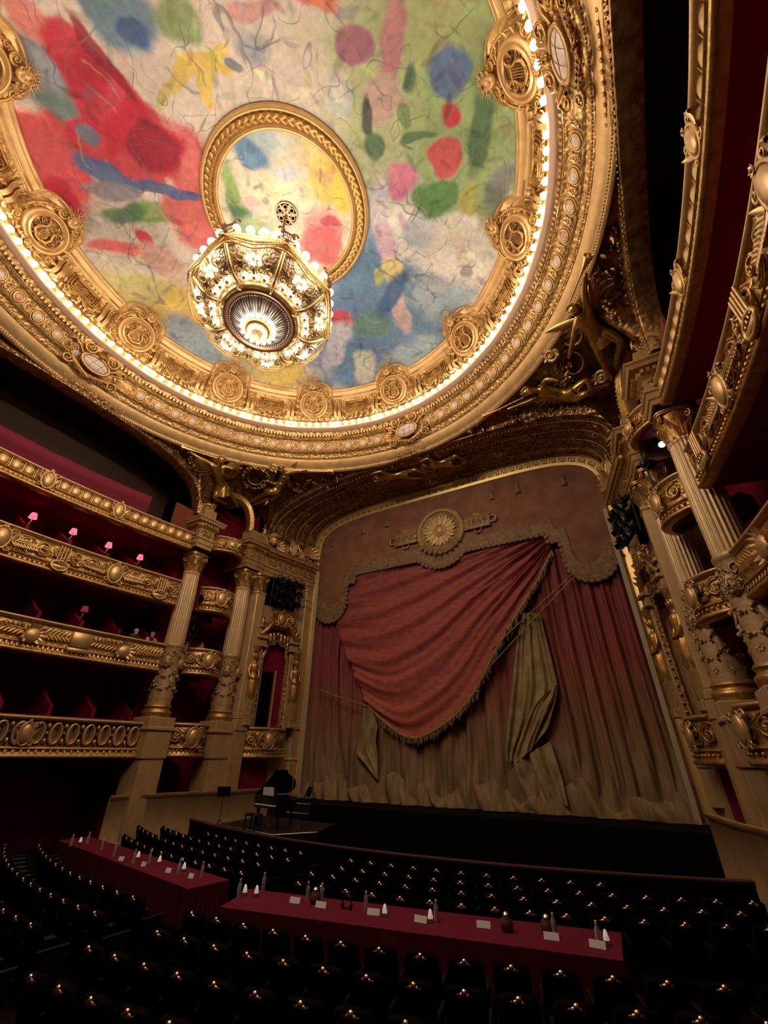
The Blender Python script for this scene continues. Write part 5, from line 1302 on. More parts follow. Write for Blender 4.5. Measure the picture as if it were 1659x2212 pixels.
M_SWAG = cloth_mat('swag_cloth', [(4.5, (.38, .085, .05)), (8.0, (.33, .065, .05)), (13.0, (.27, .055, .048))], amp=.3, stretch=(1.0, 1.0, 2.2))
M_LINING = mat('gold_lining', (.38, .27, .12), .75, .05, noise=(2.2, (.24, .155, .065), .35, .65), bump=('noise', 12, .5))
M_VAL = mat('valance_cloth', (.25, .112, .05), .8, noise=(1.3, (.19, .065, .034), .35, .65), bump=('noise', 10, .3))
M_VALB = mat('valance_embroidery', (.28, .16, .072), .7, .1, noise=(7, (.17, .085, .038), .35, .65), bump=('voronoi', 8, .8))
M_SUN = mat('emblem_gold', (.40, .24, .09), .6, .2, noise=(6, (.30, .17, .06), .35, .65))
cu = thing('stage_curtain', 'great red and gold draped curtain closing the stage', 'curtain', loc=(0, 0, 0))
nx, nz = 420, 46; X = np.linspace(-8.55, 8.55, nx); Zc = np.linspace(1.32, 16.3, nz); XX, ZZ = np.meshgrid(X, Zc)
low = np.clip((6.5 - ZZ) / 5.2, 0, 1)
ph = XX * 5.2 + 1.3 * np.sin(XX * .9) + low * 1.6 * np.sin(XX * .55 + .6) + .25 * np.sin(ZZ * .9 + XX)
YY = 14.85 + .10 * np.sin(ph) + .05 * np.sin(2.3 * ph + 1) + low ** 1.5 * (.16 * np.sin(XX * 2.6 + ZZ * 1.7) - .35) + .05 * low * np.sin(XX * 7 - ZZ * 3)
m_ = MB(); grid(m_, np.stack([XX, YY, ZZ], 2)); m_.build('rear_sheet', M_CUR, cu)
def P14(px, py, y): p = on_y(px, py, y); return (p[0], p[2])
def poly_res(pts, n):
    P = np.asarray(pts, float); d = np.r_[0, np.cumsum(np.linalg.norm(np.diff(P, axis=0), axis=1))]; u = np.linspace(0, d[-1], n)
    # smooth with a cubic through the points
    Q = np.stack([np.interp(u, d, P[:, 0]), np.interp(u, d, P[:, 1])], 1)
    for _ in range(int(n / 18)):
        Q[1:-1] = (Q[:-2] + 2 * Q[1:-1] + Q[2:]) / 4
    return Q
# the big gathered swag
B = poly_res([P14(*p, 14.45) for p in ((793, 1525), (830, 1560), (870, 1590), (905, 1597), (945, 1577), (985, 1550), (1020, 1510), (1045, 1465), (1070, 1410), (1100, 1360), (1135, 1300), (1165, 1250), (1192, 1190))], 110)
Tp = poly_res([(-7.7, 13.4), (-5, 13.3), (-3, 13.2), (0, 13.1), (3.0, 13.0), (5.2, 12.9)], 110)
Lf = poly_res([(-7.7, 13.4), (-7.2, 11.0), (-6.2, 8.3), tuple(B[0])], 72); Rt = poly_res([(5.2, 12.9), (5.6, 12.8), tuple(B[-1])], 72)
V = np.linspace(0, 1, 72)[:, None, None]; U = np.linspace(0, 1, 110)[None, :, None]
S = (1 - V) * Tp[None] + V * B[None] + (1 - U) * Lf[:, None] + U * Rt[:, None] - ((1 - V) * (1 - U) * Tp[0] + (1 - V) * U * Tp[-1] + V * (1 - U) * B[0] + V * U * B[-1])
v = V[:, :, 0]; u = U[:, :, 0]
sag = np.sin(pi * u) * (.25 + .75 * v)
fold = .085 * np.sin(2 * pi * (7.5 * v ** .9 + .6 * np.sin(pi * u)) + 2.2 * u) + .05 * np.sin(2 * pi * (15 * v + 1.2 * u)) * (.4 + u)
fold = fold + .04 * np.sin(2 * pi * (19 * v + 2.5 * u)) * (.5 + .5 * np.sin(3 * u + 9 * v))
yy_ = 14.52 - .18 * np.sin(pi * u) ** .7 * v - fold
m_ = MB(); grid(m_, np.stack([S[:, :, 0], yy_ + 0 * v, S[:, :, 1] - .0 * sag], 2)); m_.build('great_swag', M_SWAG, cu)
fe = np.stack([S[-1, :, 0], yy_[-1] - .03, S[-1, :, 1]], 1)
m_ = MB(); tube(m_, fe, .07, 7)
rf = np.random.default_rng(2)
for i in range(0, 110):
    for _k in range(3):
        p = fe[i] + rf.normal(0, .04, 3); tube(m_, [p, p + np.array([rf.uniform(-.05, .05), rf.uniform(-.04, .02), -rf.uniform(.16, .3)])], [.035, .015], 4)
o = m_.build('swag_fringe', M_FRINGE, cu)
# two lesser folds hanging at the left and right of the swag
def drape(name, Lp, Rp, mat_, y0, pleats, n=40, k=36, amp=.07):
    Lp = poly_res(Lp, n); Rp = poly_res(Rp, n); u = np.linspace(0, 1, k)[None, :, None]
    G2 = Lp[:, None] * (1 - u) + Rp[:, None] * u; t = np.linspace(0, 1, n)[:, None]
    yv = y0 - amp * np.sin(2 * pi * pleats * u[:, :, 0] + t * 1.5) - amp * .5 * np.sin(5 * pi * pleats * u[:, :, 0] - t * 3)
    mm = MB(); grid(mm, np.stack([G2[:, :, 0], yv + 0 * t, G2[:, :, 1]], 2)); return mm.build(name, mat_, cu)
Q = lambda *a: [P14(x, y, 14.5) for x, y in a]
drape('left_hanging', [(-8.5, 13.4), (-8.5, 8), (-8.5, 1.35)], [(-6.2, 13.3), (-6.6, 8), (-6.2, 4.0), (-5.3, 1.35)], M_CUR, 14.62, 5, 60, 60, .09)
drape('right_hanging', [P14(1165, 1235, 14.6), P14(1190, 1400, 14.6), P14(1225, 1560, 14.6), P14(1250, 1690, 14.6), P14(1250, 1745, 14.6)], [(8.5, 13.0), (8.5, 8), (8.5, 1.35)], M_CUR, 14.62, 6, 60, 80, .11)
drape('gold_lining', Q((1130, 1325), (1117, 1390), (1108, 1470), (1100, 1550), (1092, 1630), (1095, 1645)), Q((1166, 1325), (1185, 1395), (1205, 1475), (1205, 1500), (1185, 1575), (1130, 1640)), M_LINING, 14.42, 3, 50, 44, .08)
drape('gold_lining_fold', Q((1180, 1500), (1150, 1530), (1110, 1640), (1115, 1650)), Q((1205, 1480), (1200, 1505), (1160, 1590), (1150, 1620)), M_LINING, 14.30, 1.5, 30, 24, .05)
drape('gold_lower_wrap', Q((1110, 1650), (1120, 1690), (1150, 1730)), Q((1190, 1600), (1215, 1680), (1230, 1740)), M_LINING, 14.38, 2, 30, 30, .10)
drape('left_tail', Q((790, 1525), (783, 1580), (771, 1628), (800, 1660), (818, 1682)), Q((802, 1528), (820, 1565), (815, 1600), (820, 1640), (822, 1684)), M_LINING, 14.35, 2, 40, 24, .06)
for pts in (((690, 1490), (745, 1510), (795, 1526)), ((1237, 1240), (1150, 1320), (1062, 1402)), ((1240, 1246), (1160, 1330), (1058, 1440))):
    q = poly_res([P14(x, y, 14.25) for x, y in pts], 12); m_ = MB(); tube(m_, np.stack([q[:, 0], 0 * q[:, 0] + 14.25, q[:, 1]], 1), .03, 6); m_.build('cord', M_FRINGE, cu)
# crumpled hem along the stage floor
xs = np.linspace(-8.5, 8.5, 260); vv = np.linspace(0, 1, 12); XH, VH = np.meshgrid(xs, vv)
ZH = 1.32 + VH * (.75 + .28 * np.sin(XH * 1.7) + .2 * np.sin(XH * 3.9 + 1)); YH = 14.25 + .14 * np.sin(XH * 3.1 + VH * 2) + .09 * np.sin(XH * 9 + 3 * VH) + .3 * VH ** 2
m_ = MB(); grid(m_, np.stack([XH, YH, ZH], 2)); m_.build('crumpled_hem', M_CUR, cu)

# ---- valance with lappets, embroidered border, round emblem and two lettered tablets
va = thing('valance', 'brown red valance with gold border, round sun emblem and lettered tablets', 'valance')
def zlow(x):
    x = np.abs(x); z = np.full_like(x, 12.55)
    z = np.where(x > 5.55, 12.05, z); k = np.clip(1 - ((x - 7.2) / 1.05) ** 2, 0, 1)
    z = np.where(x > 6.12, 10.85 - 1.0 * np.sqrt(k), z)
    c = np.clip(1.75 ** 2 - x ** 2, 0, None); zz = 13.66 - np.sqrt(c); return np.where((x < 1.75) & (zz < z), zz, z)
vx = np.linspace(-8.44, 8.44, 300); zl = zlow(vx); zu = arch_z(vx * .995, *FRAME) + .04
rows = np.linspace(0, 1, 14)[:, None]; Zv = zu * (1 - rows) + zl * rows; Yv = 14.40 - .03 * np.sin(vx * 2.2) * rows
m_ = MB(); grid(m_, np.stack([vx + 0 * rows, Yv, Zv], 2)); grid(m_, np.stack([np.stack([vx, Yv[-1], zl], 1), np.stack([vx, Yv[-1] + .12, zl], 1)], 0)); m_.build('cloth', M_VAL, va)
mx = np.array([zlow(np.linspace(a - .38, a + .38, 15)).max() for a in vx]) + .80
r5 = np.linspace(0, 1, 8)[:, None]; m_ = MB(); Zb = mx * (1 - r5) + zl * r5; Yb = 14.335 - .03 * np.sin(vx * 2.2) + 0 * r5; Yb[0] += .05
grid(m_, np.stack([vx + 0 * r5, Yb, Zb], 2)); m_.build('embroidered_border', M_VALB, va)
sc_ = MB(); ball(sc_, (0, -.0, 0), (.115, .12, .03), 10, 6); rope_ring(sc_, .10, .11, .016, T3(0, -.0, .02), 14); sc_me = sc_.mesh('scallop', M_VALB)
ed = np.stack([vx, zl], 1); ds = np.r_[0, np.cumsum(np.linalg.norm(np.diff(ed, axis=0), axis=1))]
for s in np.arange(.15, ds[-1], .27):
    x, z_ = np.interp(s, ds, ed[:, 0]), np.interp(s, ds, ed[:, 1]); link('scallop', sc_me, va, M=FR((x, 14.33, z_ + .06), (1, 0, 0), (0, 0, 1), (0, -1, 0)))
VF = FR((0.08, 14.28, 14.12), (1, 0, 0), (0, 0, 1), (0, -1, 0))
m_ = MB(); lathe(m_, [(.001, 0), (1.2, 0), (1.22, .05), (1.3, .09), (1.4, .07), (1.44, .02), (1.46, -.06)], 48, M=VF); m_.build('emblem_disc', M_SUN, va)
m_ = MB()
for k in range(12):
    leaf(m_, 1.05, .17, VF @ RZ(k * pi / 6) @ T3(0, .05, .04), .06, 6, .3); leaf(m_, .8, .10, VF @ RZ((k + .5) * pi / 6) @ T3(0, .25, .03), .04, 5, .3)
rope_ring(m_, .34, .34, .06, VF @ T3(0, 0, .1), 24); ball(m_, (0, 0, .08), (.24, .26, .1), 12, 7, VF); rope_ring(m_, 1.22, 1.22, .03, VF @ T3(0, 0, .06), 40); m_.build('emblem_rays', mat('emblem_rays', (.50, .32, .12), .5, .3), va)
m_ = MB()
for k in range(9): leaf(m_, .5, .13, VF @ RZ(pi - .9 + k * .225) @ T3(0, 1.1, .1), .2, 5)
m_.build('emblem_wreath', M_VALB, va)
for q, word in ((-1, 'ANNO'), (1, '1669')):
    m_ = MB(); TF = VF @ T3(q * 2.16, 0, .0); box(m_, -.72, .72, -.36, .36, -.04, .05, TF, .02)
    for yv in (-.36, .36): tube(m_, [(-.72, yv, .05), (.72, yv, .05)], .04, 5, TF)
    rope_ring(m_, .2, .2, .05, TF @ T3(q * .86, 0, .0), 14); rope_ring(m_, .2, .16, .04, TF @ T3(0, -.46, .0), 14); ball(m_, (0, .48, 0), (.25, .12, .06), 8, 6, TF); ball(m_, (q * 1.02, 0, 0), (.1, .14, .05), 8, 6, TF)
    tb = m_.build('tablet', M_SUN, va)
    cv = bpy.data.curves.new('lettering', 'FONT'); cv.body = word; cv.size = .56; cv.extrude = .015; cv.align_x = 'CENTER'; cv.align_y = 'CENTER'
    to = bpy.data.objects.new('tmp', cv); COL.objects.link(to); bpy.context.view_layer.update()
    tme = bpy.data.meshes.new_from_object(to); bpy.data.objects.remove(to); tme.materials.append(mat('lettering_brown', (.11, .055, .025), .7))
    link('lettering', tme, tb, M=TF @ T3(0, 0, .065))
for x in (-7.4, -5.1, 4.6, 6.9, 3.2, -3.4):
    m_ = MB(); F = FR((x, 14.36, arch_z(x, *FRAME) - .9), (1, 0, 0), (0, 0, 1), (0, -1, 0)); lathe(m_, [(.02, .35), (.06, .2), (.12, .1), (.10, 0), (.16, -.35)], 8, M=F @ np.array([[1, 0, 0, 0], [0, 0, 1, 0], [0, .5, 0, 0], [0, 0, 0, 1.0]])); m_.build('tassel', M_VALB, va)
# ================================================================== STALLS: seats, desk, piano
def bent_grid(mb, f, nu, nv, th, M=None):
    """closed slab from a mid surface f(u,v) -> point, normal"""
    A = np.zeros((nu, nv, 3)); Bq = np.zeros((nu, nv, 3))
    for i in range(nu):
        for j in range(nv):
            p, n = f(i / (nu - 1), j / (nv - 1)); A[i, j] = np.asarray(p) + np.asarray(n) * th / 2; Bq[i, j] = np.asarray(p) - np.asarray(n) * th / 2
    grid(mb, A, M=M); grid(mb, Bq, M=M, flip=True)
    ring = lambda G: np.concatenate([G[:, 0], G[-1, 1:], G[-2::-1, -1], G[0, -2:0:-1]])
    return grid(mb, np.stack([ring(A), ring(Bq)], 0), wv=True, M=M)
def back_f(u, v):
    w = .243 * (1 - .10 * v ** 3); x = (2 * u - 1) * w; return (x, -.10 * v - .02 + .05 * (2 * u - 1) ** 2, .38 + (.53 - .05 * (2 * u - 1) ** 4) * v), (0, 1, .15)
b1 = MB(); bent_grid(b1, back_f, 9, 6, .085); SEAT_BACK = b1.mesh('backrest', M_SEAT)
def cush_f(u, v): return ((2 * u - 1) * .21, .02 + .44 * v, .40 + .03 * (1 - (2 * u - 1) ** 2) * (1 - (2 * v - 1) ** 2)), (0, 0, 1)
b2 = MB(); bent_grid(b2, cush_f, 6, 5, .11); SEAT_CUSH = b2.mesh('seat_cushion', M_SEAT)
b3 = MB(); box(b3, -.025, .025, -.06, .42, .56, .61, None, .015); box(b3, -.02, .02, .05, .36, .0, .56, None, .01); SEAT_ARM = b3.mesh('armrest', M_SEATW, False)
b4 = MB(); ball(b4, (0, 0, 0), (.075, .028, .034), 12, 8); ball(b4, (0, -.006, .022), (.036, .03, .036), 10, 7); box(b4, -.09, .09, -.004, .006, -.018, .010, None, .004); SEAT_BRASS = b4.mesh('brass_plate', M_BRASS)
ORD = ['first', 'second', 'third', 'fourth', 'fifth', 'sixth', 'seventh', 'eighth', 'ninth', 'tenth', 'eleventh', 'twelfth', 'thirteenth', 'fourteenth', 'fifteenth', 'sixteenth', 'seventeenth']
def seat(x, y, rz, label):
    t = thing('stalls_seat', label, 'theatre seat', 'stalls seats', loc=(x, y, 0), rz=rz)
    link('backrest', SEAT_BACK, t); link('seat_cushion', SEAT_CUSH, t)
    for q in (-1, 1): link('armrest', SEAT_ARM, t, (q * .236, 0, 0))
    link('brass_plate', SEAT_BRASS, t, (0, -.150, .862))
ROWS = [6.05, 5.22, 4.46, 3.66, 1.27, .43, -.40, -1.23]
def row_y(x, y0, Rr=21.0): return y0 + Rr - sqrt(Rr * Rr - x * x)
nseat = 0
for ri, y0 in enumerate(ROWS):
    rn = ('%s row from the orchestra pit' % ORD[ri]) if ri < 4 else ('%s row behind the red desk' % ORD[ri - 4])
    for sx, sn in ((1, 'right'), (-1, 'left')):
        n = 15 if ri < 6 else 14
        for k in range(n):
            x = (.30 + .565 * k + (.28 if ri % 2 else 0)) if sx > 0 else (-1.35 - .565 * k + (.28 if ri % 2 else 0))
            if x < -9.3 or x > 8.9: continue
            y = row_y(x, y0) - .05
            if y > 7.0 or (ri in (3, 4) and x < -8.4): continue
            # the camera's own spot stays free
            if (x - 7.68) ** 2 + (y + 5.34) ** 2 < 4: continue
            dx = x / sqrt(21 ** 2 - x * x)
            seat(x, y + .15, math.atan(dx), 'dark velvet seat, %s from the aisle, %s, %s block' % (ORD[k], rn, sn)); nseat += 1
# pit rail in front of the first row
t = thing('pit_rail', 'low dark red curved rail between the seats and the orchestra pit', 'rail')
xs = np.linspace(-9, 8.8, 40); P = np.stack([xs, [row_y(a, 7.0, 26) for a in xs]], 1)
m_ = MB(); mould(P, [(0, 0), (0, .82), (.04, .86), (.04, .92), (-.12, .92), (-.12, 0)], m_, -1); m_.build('parapet', mat('rail_red', (.014, .003, .003), .8, spec=.1), t)
m_ = MB(); mould(P, [(.05, .92), (.05, .95), (-.13, .95), (-.13, .92)], m_, -1); m_.build('top_strip', mat('rail_gilt', (.09, .03, .02), .6, .2), t)
# ---- production desk: two long tables under red cloth
def desk(c, label, z=.80):
    """table over four plan corners"""
    t = thing('long_table', label, 'table')
    m_ = MB(); V = np.array([(*p, z) for p in c] + [(*p, z - .04) for p in c]); m_.add(V, np.array([[0, 1, 2, 3], [4, 7, 6, 5], [0, 4, 5, 1], [1, 5, 6, 2], [2, 6, 7, 3], [3, 7, 4, 0]])); m_.build('cloth_top', M_TABLE, t, smooth=False)
    m_ = MB(); n = 60; pr = []
    loop = c + [c[0]]; pts = []
    for a, b in zip(loop[:-1], loop[1:]):
        for u in np.linspace(0, 1, n, endpoint=False): pts.append((a[0] + (b[0] - a[0]) * u, a[1] + (b[1] - a[1]) * u))
    pts = np.array(pts); cc = pts.mean(0); i = np.arange(len(pts)); w = .025 * np.sin(i * .9); dirn = (pts - cc) / np.linalg.norm(pts - cc, axis=1)[:, None]
    grid(m_, np.stack([np.c_[pts, np.full(len(pts), z)], np.c_[pts + dirn * (.02 + w)[:, None] * .5, np.full(len(pts), z - .25)], np.c_[pts + dirn * (.04 + w)[:, None], np.full(len(pts), z - .62)]], 0), wv=True); m_.build('cloth_skirt', mat('red_cloth_skirt', (.085, .006, .014), .9, spec=.1), t)
    m_ = MB()
    for p in c:
        q = np.array(p) + (cc - np.array(p)) * .06; m_2 = MB(); box(m_2, q[0] - .03, q[0] + .03, q[1] - .03, q[1] + .03, 0, z - .04); m_2.build('leg', M_SEATW, t, smooth=False)
    m_ = MB(); zz = z + .004; k = 0
    return t
desk([(.15, 1.98), (6.6, 3.2), (6.5, 4.35), (-.25, 3.1)], 'long table under a crimson cloth, right of the aisle, laid with bottles and cards')
desk([(-9.3, 3.95), (-1.3, 2.45), (-1.15, 3.4), (-9.2, 4.85)], 'long table under a crimson cloth, left of the aisle, laid with bottles')
# seat notches: dark upholstered blocks pushed against the desk seen as shadows are left to the light
def deskY(x):
    if x > 0: u = (x - .25) / 6.3; return 2.02 + (3.25 - 2.02) * u, 2.95 + (4.25 - 2.95) * u
    u = (x + 9.2) / 7.95; return 4.05 + (2.45 - 4.05) * u, 4.75 + (3.35 - 4.75) * u
a_ = MB(); lathe(a_, [(.001, 0), (.036, 0), (.038, .02), (.036, .13), (.034, .16), (.014, .20), (.013, .215)], 12); BOT1 = a_.mesh('bottle_body', M_CLEAR)
a_ = MB(); lathe(a_, [(.016, .208), (.016, .235), (.001, .237)], 10); BOT2 = a_.mesh('bottle_cap', M_WHITE)
a_ = MB(); box(a_, -.11, .11, -.008, .008, 0, .09, RX(-.35)); CARD = a_.mesh('name_card', M_CARD, False)
a_ = MB(); lathe(a_, [(.001, .12), (.02, .115), (.05, .03), (.052, .0)], 12); L1_ = a_.mesh('lamp_cone', mat('lit_white_shade', (.9, .86, .8), .5, emit=(1, .86, .66), es=.15))
a_ = MB(); lathe(a_, [(.001, 0), (.055, 0), (.06, .012), (.001, .02)], 12); tube(a_, [(0, 0, .01), (0, 0, .05)], .01, 5); L2_ = a_.mesh('lamp_base', M_BLACK)
def bottle(px, py, lab):
    p = on_z(px, py, .80); t = thing('water_bottle', lab, 'bottle', 'water bottles on the desks', loc=(p[0], p[1], .801)); link('bottle_body', BOT1, t).scale = (1.1, 1.1, 1.2); link('bottle_cap', BOT2, t).scale = (1.1, 1.1, 1.2)
def card(px, py, lab, w=1.0):
    p = on_z(px, py, .80); o = link('name_card', CARD, loc=(p[0], p[1], .803)); o.rotation_euler = (0, 0, .2 + random.uniform(-.2, .2)); o.scale = (w, 1, 1); tag(o, lab, 'card', 'cards on the desks')
def dlamp(px, py, lab):
    p = on_z(px, py, .80); t = thing('desk_lamp', lab, 'lamp', 'small lamps on the desks', loc=(p[0], p[1], .801)); link('lamp_base', L2_, t); link('lamp_cone', L1_, t, (0, 0, .045)).scale = (.85, .85, 1.0)
for i, (x, y) in enumerate(((515, 1940), (568, 1924), (664, 1946), (694, 1950), (790, 1970), (943, 1992), (1200, 2025), (1296, 2045))):
    bottle(x, y, 'clear water bottle with white cap on the right desk, %s from the aisle' % ORD[i])
for i, (x, y) in enumerate(((152, 1828), (188, 1822), (218, 1836), (245, 1850), (287, 1865), (320, 1868), (384, 1890), (434, 1897))):
    bottle(x, y, 'clear water bottle with white cap on the left desk, %s from the wall' % ORD[i])
for i, (x, y) in enumerate(((636, 1952), (692, 1962), (806, 1978), (908, 1994), (1045, 2006), (1192, 2032), (1292, 2050))):
    card(x, y, 'small white card on the right desk, %s from the aisle' % ORD[i])
for i, (x, y) in enumerate(((260, 1860), (308, 1872), (362, 1886), (411, 1898))): card(x, y, 'small white card on the left desk, %s from the wall' % ORD[i], .7)
for i, (x, y) in enumerate(((528, 1934), (553, 1936), (831, 1980), (930, 1992), (1312, 2040))): dlamp(x, y, 'tiny white cone lamp on the right desk, %s from the aisle' % ORD[i])
for i, (x, y) in enumerate(((172, 1823), (297, 1856), (343, 1866), (396, 1882))): dlamp(x, y, 'tiny white cone lamp on the left desk, %s from the wall' % ORD[i])
# dark bags and a headset between the bottles
for i, (x, y, lab) in enumerate(((680, 1952, 'small brown bag between the bottles on the right desk'), (1096, 2012, 'round brown pot on the right desk near a card'), (1184, 2018, 'dark round pot beside the farthest bottles'))):
    p = on_z(x, y, .80); t = thing('desk_pot', lab, 'pot', loc=(p[0], p[1], .801)); m_ = MB(); lathe(m_, [(.001, 0), (.07, 0), (.10, .06), (.09, .14), (.05, .18), (.055, .2)], 14); m_.build('pot_body', mat('pot_brown_%d' % i, (.10, .035, .02), .5), t); m_ = MB(); lathe(m_, [(.05, .2), (.03, .23), (.001, .235)], 10); m_.build('lid', M_BRASS, t)
p = on_z(749, 1964, .80); t = thing('headset', 'black headset lying on the right desk', 'headset', loc=(p[0], p[1], .801)); m_ = MB(); rope_ring(m_, .09, .09, .016, T3(0, 0, .1) @ RX(pi / 2), 18); m_.build('headband', M_BLACK, t)
for q in (-1, 1): m_ = MB(); ball(m_, (q * .09, 0, .05), (.025, .045, .05), 8, 6); m_.build('ear_cup', M_BLACK, t)

# ---- grand piano on a platform at the left of the pit, with stands and steps
pz = .85
pt = thing('pit_platform', 'low black platform in the orchestra pit under the piano', 'platform')
m_ = MB(); poly = [(-7.6, 8.7), (-4.1, 7.95), (-3.2, 9.2), (-3.9, 11.3), (-7.9, 11.5)]; prism(m_, poly, -1.7, pz); m_.build('deck', M_BLACK, pt, smooth=False)
m_ = MB(); pe = [(x, y, pz + .01) for x, y in poly]; tube(m_, pe[:3], .015, 4); m_.build('edge_strip', mat('edge_metal', (.5, .45, .38), .35, .8), pt)
pi_ = thing('grand_piano', 'black grand piano with raised lid in the orchestra pit', 'piano', loc=(-5.3, 8.75, pz), rz=radians(-12))
def piano_outline(k=1.0):
    pts = [(-.74, 0), (.74, 0), (.74, .5)]
    for u in np.linspace(0, 1, 14): pts.append((.74 - .95 * u ** 1.0 * (1 - .35 * sin(pi * u)) - .12 * sin(pi * u), .5 + 1.1 * u))
    pts += [(-.45, 1.72), (-.66, 1.66), (-.74, 1.5)]; return np.array(pts) * k
ol = piano_outline()
m_ = MB(); prism(m_, ol, .62, .95); m_.build('case', M_GLOSSB, pi_, smooth=False)
m_ = MB(); prism(m_, ol * .97, 0, .02, T3(-.74, 0, .96) @ RY(-.62) @ T3(.74, 0, 0)); m_.build('lid', M_GLOSSB, pi_, smooth=False)
m_ = MB(); tube(m_, [(.6, .7, .96), (.52, .75, 1.62)], .015, 5); m_.build('lid_prop', M_BRASS, pi_)
m_ = MB(); box(m_, -.66, .66, -.06, .10, .66, .70); m_.build('key_bed', M_GLOSSB, pi_, smooth=False)
for k in range(26): m_ = MB(); box(m_, -.62 + k * .0478, -.62 + k * .0478 + .044, -.07, .09, .70, .73); m_.build('white_key', M_WHITE, pi_, smooth=False)
m_ = MB(); box(m_, -.5, .5, .18, .20, .96, 1.22, RX(.1)); m_.build('music_desk', M_GLOSSB, pi_, smooth=False)
m_ = MB(); box(m_, -.72, .72, .06, .12, .72, .94, RX(-.2) @ T3(0, .0, .0)); m_.build('fallboard', M_GLOSSB, pi_, smooth=False)
for (x, y) in ((-.62, .15), (.62, .15), (-.3, 1.45)):
    m_ = MB(); lathe(m_, [(.03, 0), (.035, .05), (.04, .1), (.065, .55), (.075, .62)], 10, M=T3(x, y, 0)); m_.build('leg', M_GLOSSB, pi_)
m_ = MB(); box(m_, -.12, .12, .2, .28, .06, .10); tube(m_, [(-.08, .24, .1), (-.12, .3, .62)], .012, 5); tube(m_, [(.08, .24, .1), (.12, .3, .62)], .012, 5); m_.build('pedal_lyre', M_BRASS, pi_)
sm = thing('added_sheet_music', 'white pages added on the piano desk for its bright reflections', 'sheet music', loc=(-5.3, 8.75, pz), rz=radians(-12))  # pages added to stand for the bright reflections on the piano
for q in (-1, 1): m_ = MB(); box(m_, q * .17 - .16, q * .17 + .16, .165, .172, .985, 1.25, RX(.1)); m_.build('page', M_WHITE, sm, smooth=False)
bn = thing('piano_bench', 'black padded piano bench', 'bench', loc=(-5.38, 8.3, pz), rz=radians(-12)); m_ = MB(); box(m_, -.35, .35, -.17, .17, .42, .5, None, .03); m_.build('padded_seat', M_BLACK, bn, smooth=False)
for (x, y) in ((-.3, -.13), (.3, -.13), (-.3, .13), (.3, .13)): m_ = MB(); box(m_, x - .02, x + .02, y - .02, y + .02, 0, .42); m_.build('leg', M_BLACK, bn, smooth=False)
def music_stand(x, y, z, rz, lab):
    t = thing('music_stand', lab, 'music stand', 'music stands in the pit', loc=(x, y, z), rz=rz)
    m_ = MB(); box(m_, -.24, .24, -.012, .012, 0, .32, T3(0, 0, .95) @ RX(.35)); box(m_, -.24, .24, -.05, .01, -.01, .005, T3(0, 0, .95) @ RX(.35)); m_.build('desk', M_BLACK, t, smooth=False)
    m_ = MB(); tube(m_, [(0, 0, .15), (0, 0, 1.0)], .012, 6); m_.build('stem', M_BLACK, t)
    for k in range(3): a = 2 * pi * k / 3; m_ = MB(); tube(m_, [(0, 0, .22), (.28 * cos(a), .28 * sin(a), .0)], .01, 4); m_.build('foot', M_BLACK, t)
music_stand(-7.0, 8.25, pz, .6, 'black music stand left of the piano'); music_stand(-3.75, 9.0, pz, 2.2, 'black music stand right of the piano'); music_stand(-4.3, 9.9, pz, 2.6, 'black music stand behind the piano')
st = thing('pit_steps', 'short flight of three steps with pale edges beside the piano', 'steps', loc=(-6.6, 11.62, -1.7))
for k in range(9):
    m_ = MB(); box(m_, -.6, .6, .085 * k, .085 * k + .3, .333 * k, .333 * (k + 1)); m_.build('step', M_BLACK, st, smooth=False)
    if k > 5: m_ = MB(); box(m_, -.6, .6, .085 * k - .02, .085 * k + .02, .333 * (k + 1), .333 * (k + 1) + .015); m_.build('edge_strip', M_WHITE, st, smooth=False)
# ================================================================== STATUES, GARLANDS AND PEOPLE
def proj(P):
    d = np.asarray(P, float) - CAM; w = d @ _f; return np.stack([IMG_W / 2 + FPX * (d @ _r) / w, IMG_H / 2 - FPX * (d @ _u) / w], -1)
class SurfPx:
    """finds the point of a modelled surface that a direction of the photograph hits"""
    def __init__(s, pts, nrmls): s.P = pts; s.N = nrmls; s.px = proj(pts)
    def __call__(s, px, py, out=0.0):
        k = int(np.argmin(((s.px - np.array([px, py])) ** 2).sum(1))); p = s.P[k]; d = ray(px, py)
        # slide on the viewing ray to the plane through the surface point, lifted by out along its normal
        q = p + s.N[k] * out; t = ((q - CAM) @ s.N[k]) / (d @ s.N[k]); return CAM + d * t
def pend_surf(d0, d1):
    P = []; N = []
    for a in np.radians(np.linspace(d0, d1, 181)):
        for t in np.linspace(.01, .99, 40): P.append(pend_pt(a, t)); N.append(nrm((-cos(a), -sin(a), -1.1)))
    return SurfPx(np.array(P), np.array(N))
PEN_R, PEN_L = pend_surf(0, 90), pend_surf(90, 180)
vp = []; vn = []
for s in np.linspace(.01, .99, 200):
    for t in np.linspace(.02, .98, 40): F = vault_F(s, t); vp.append(F[:3, 3]); vn.append(F[:3, 2])
VAU = SurfPx(np.array(vp), np.array(vn))
ROOTED = []
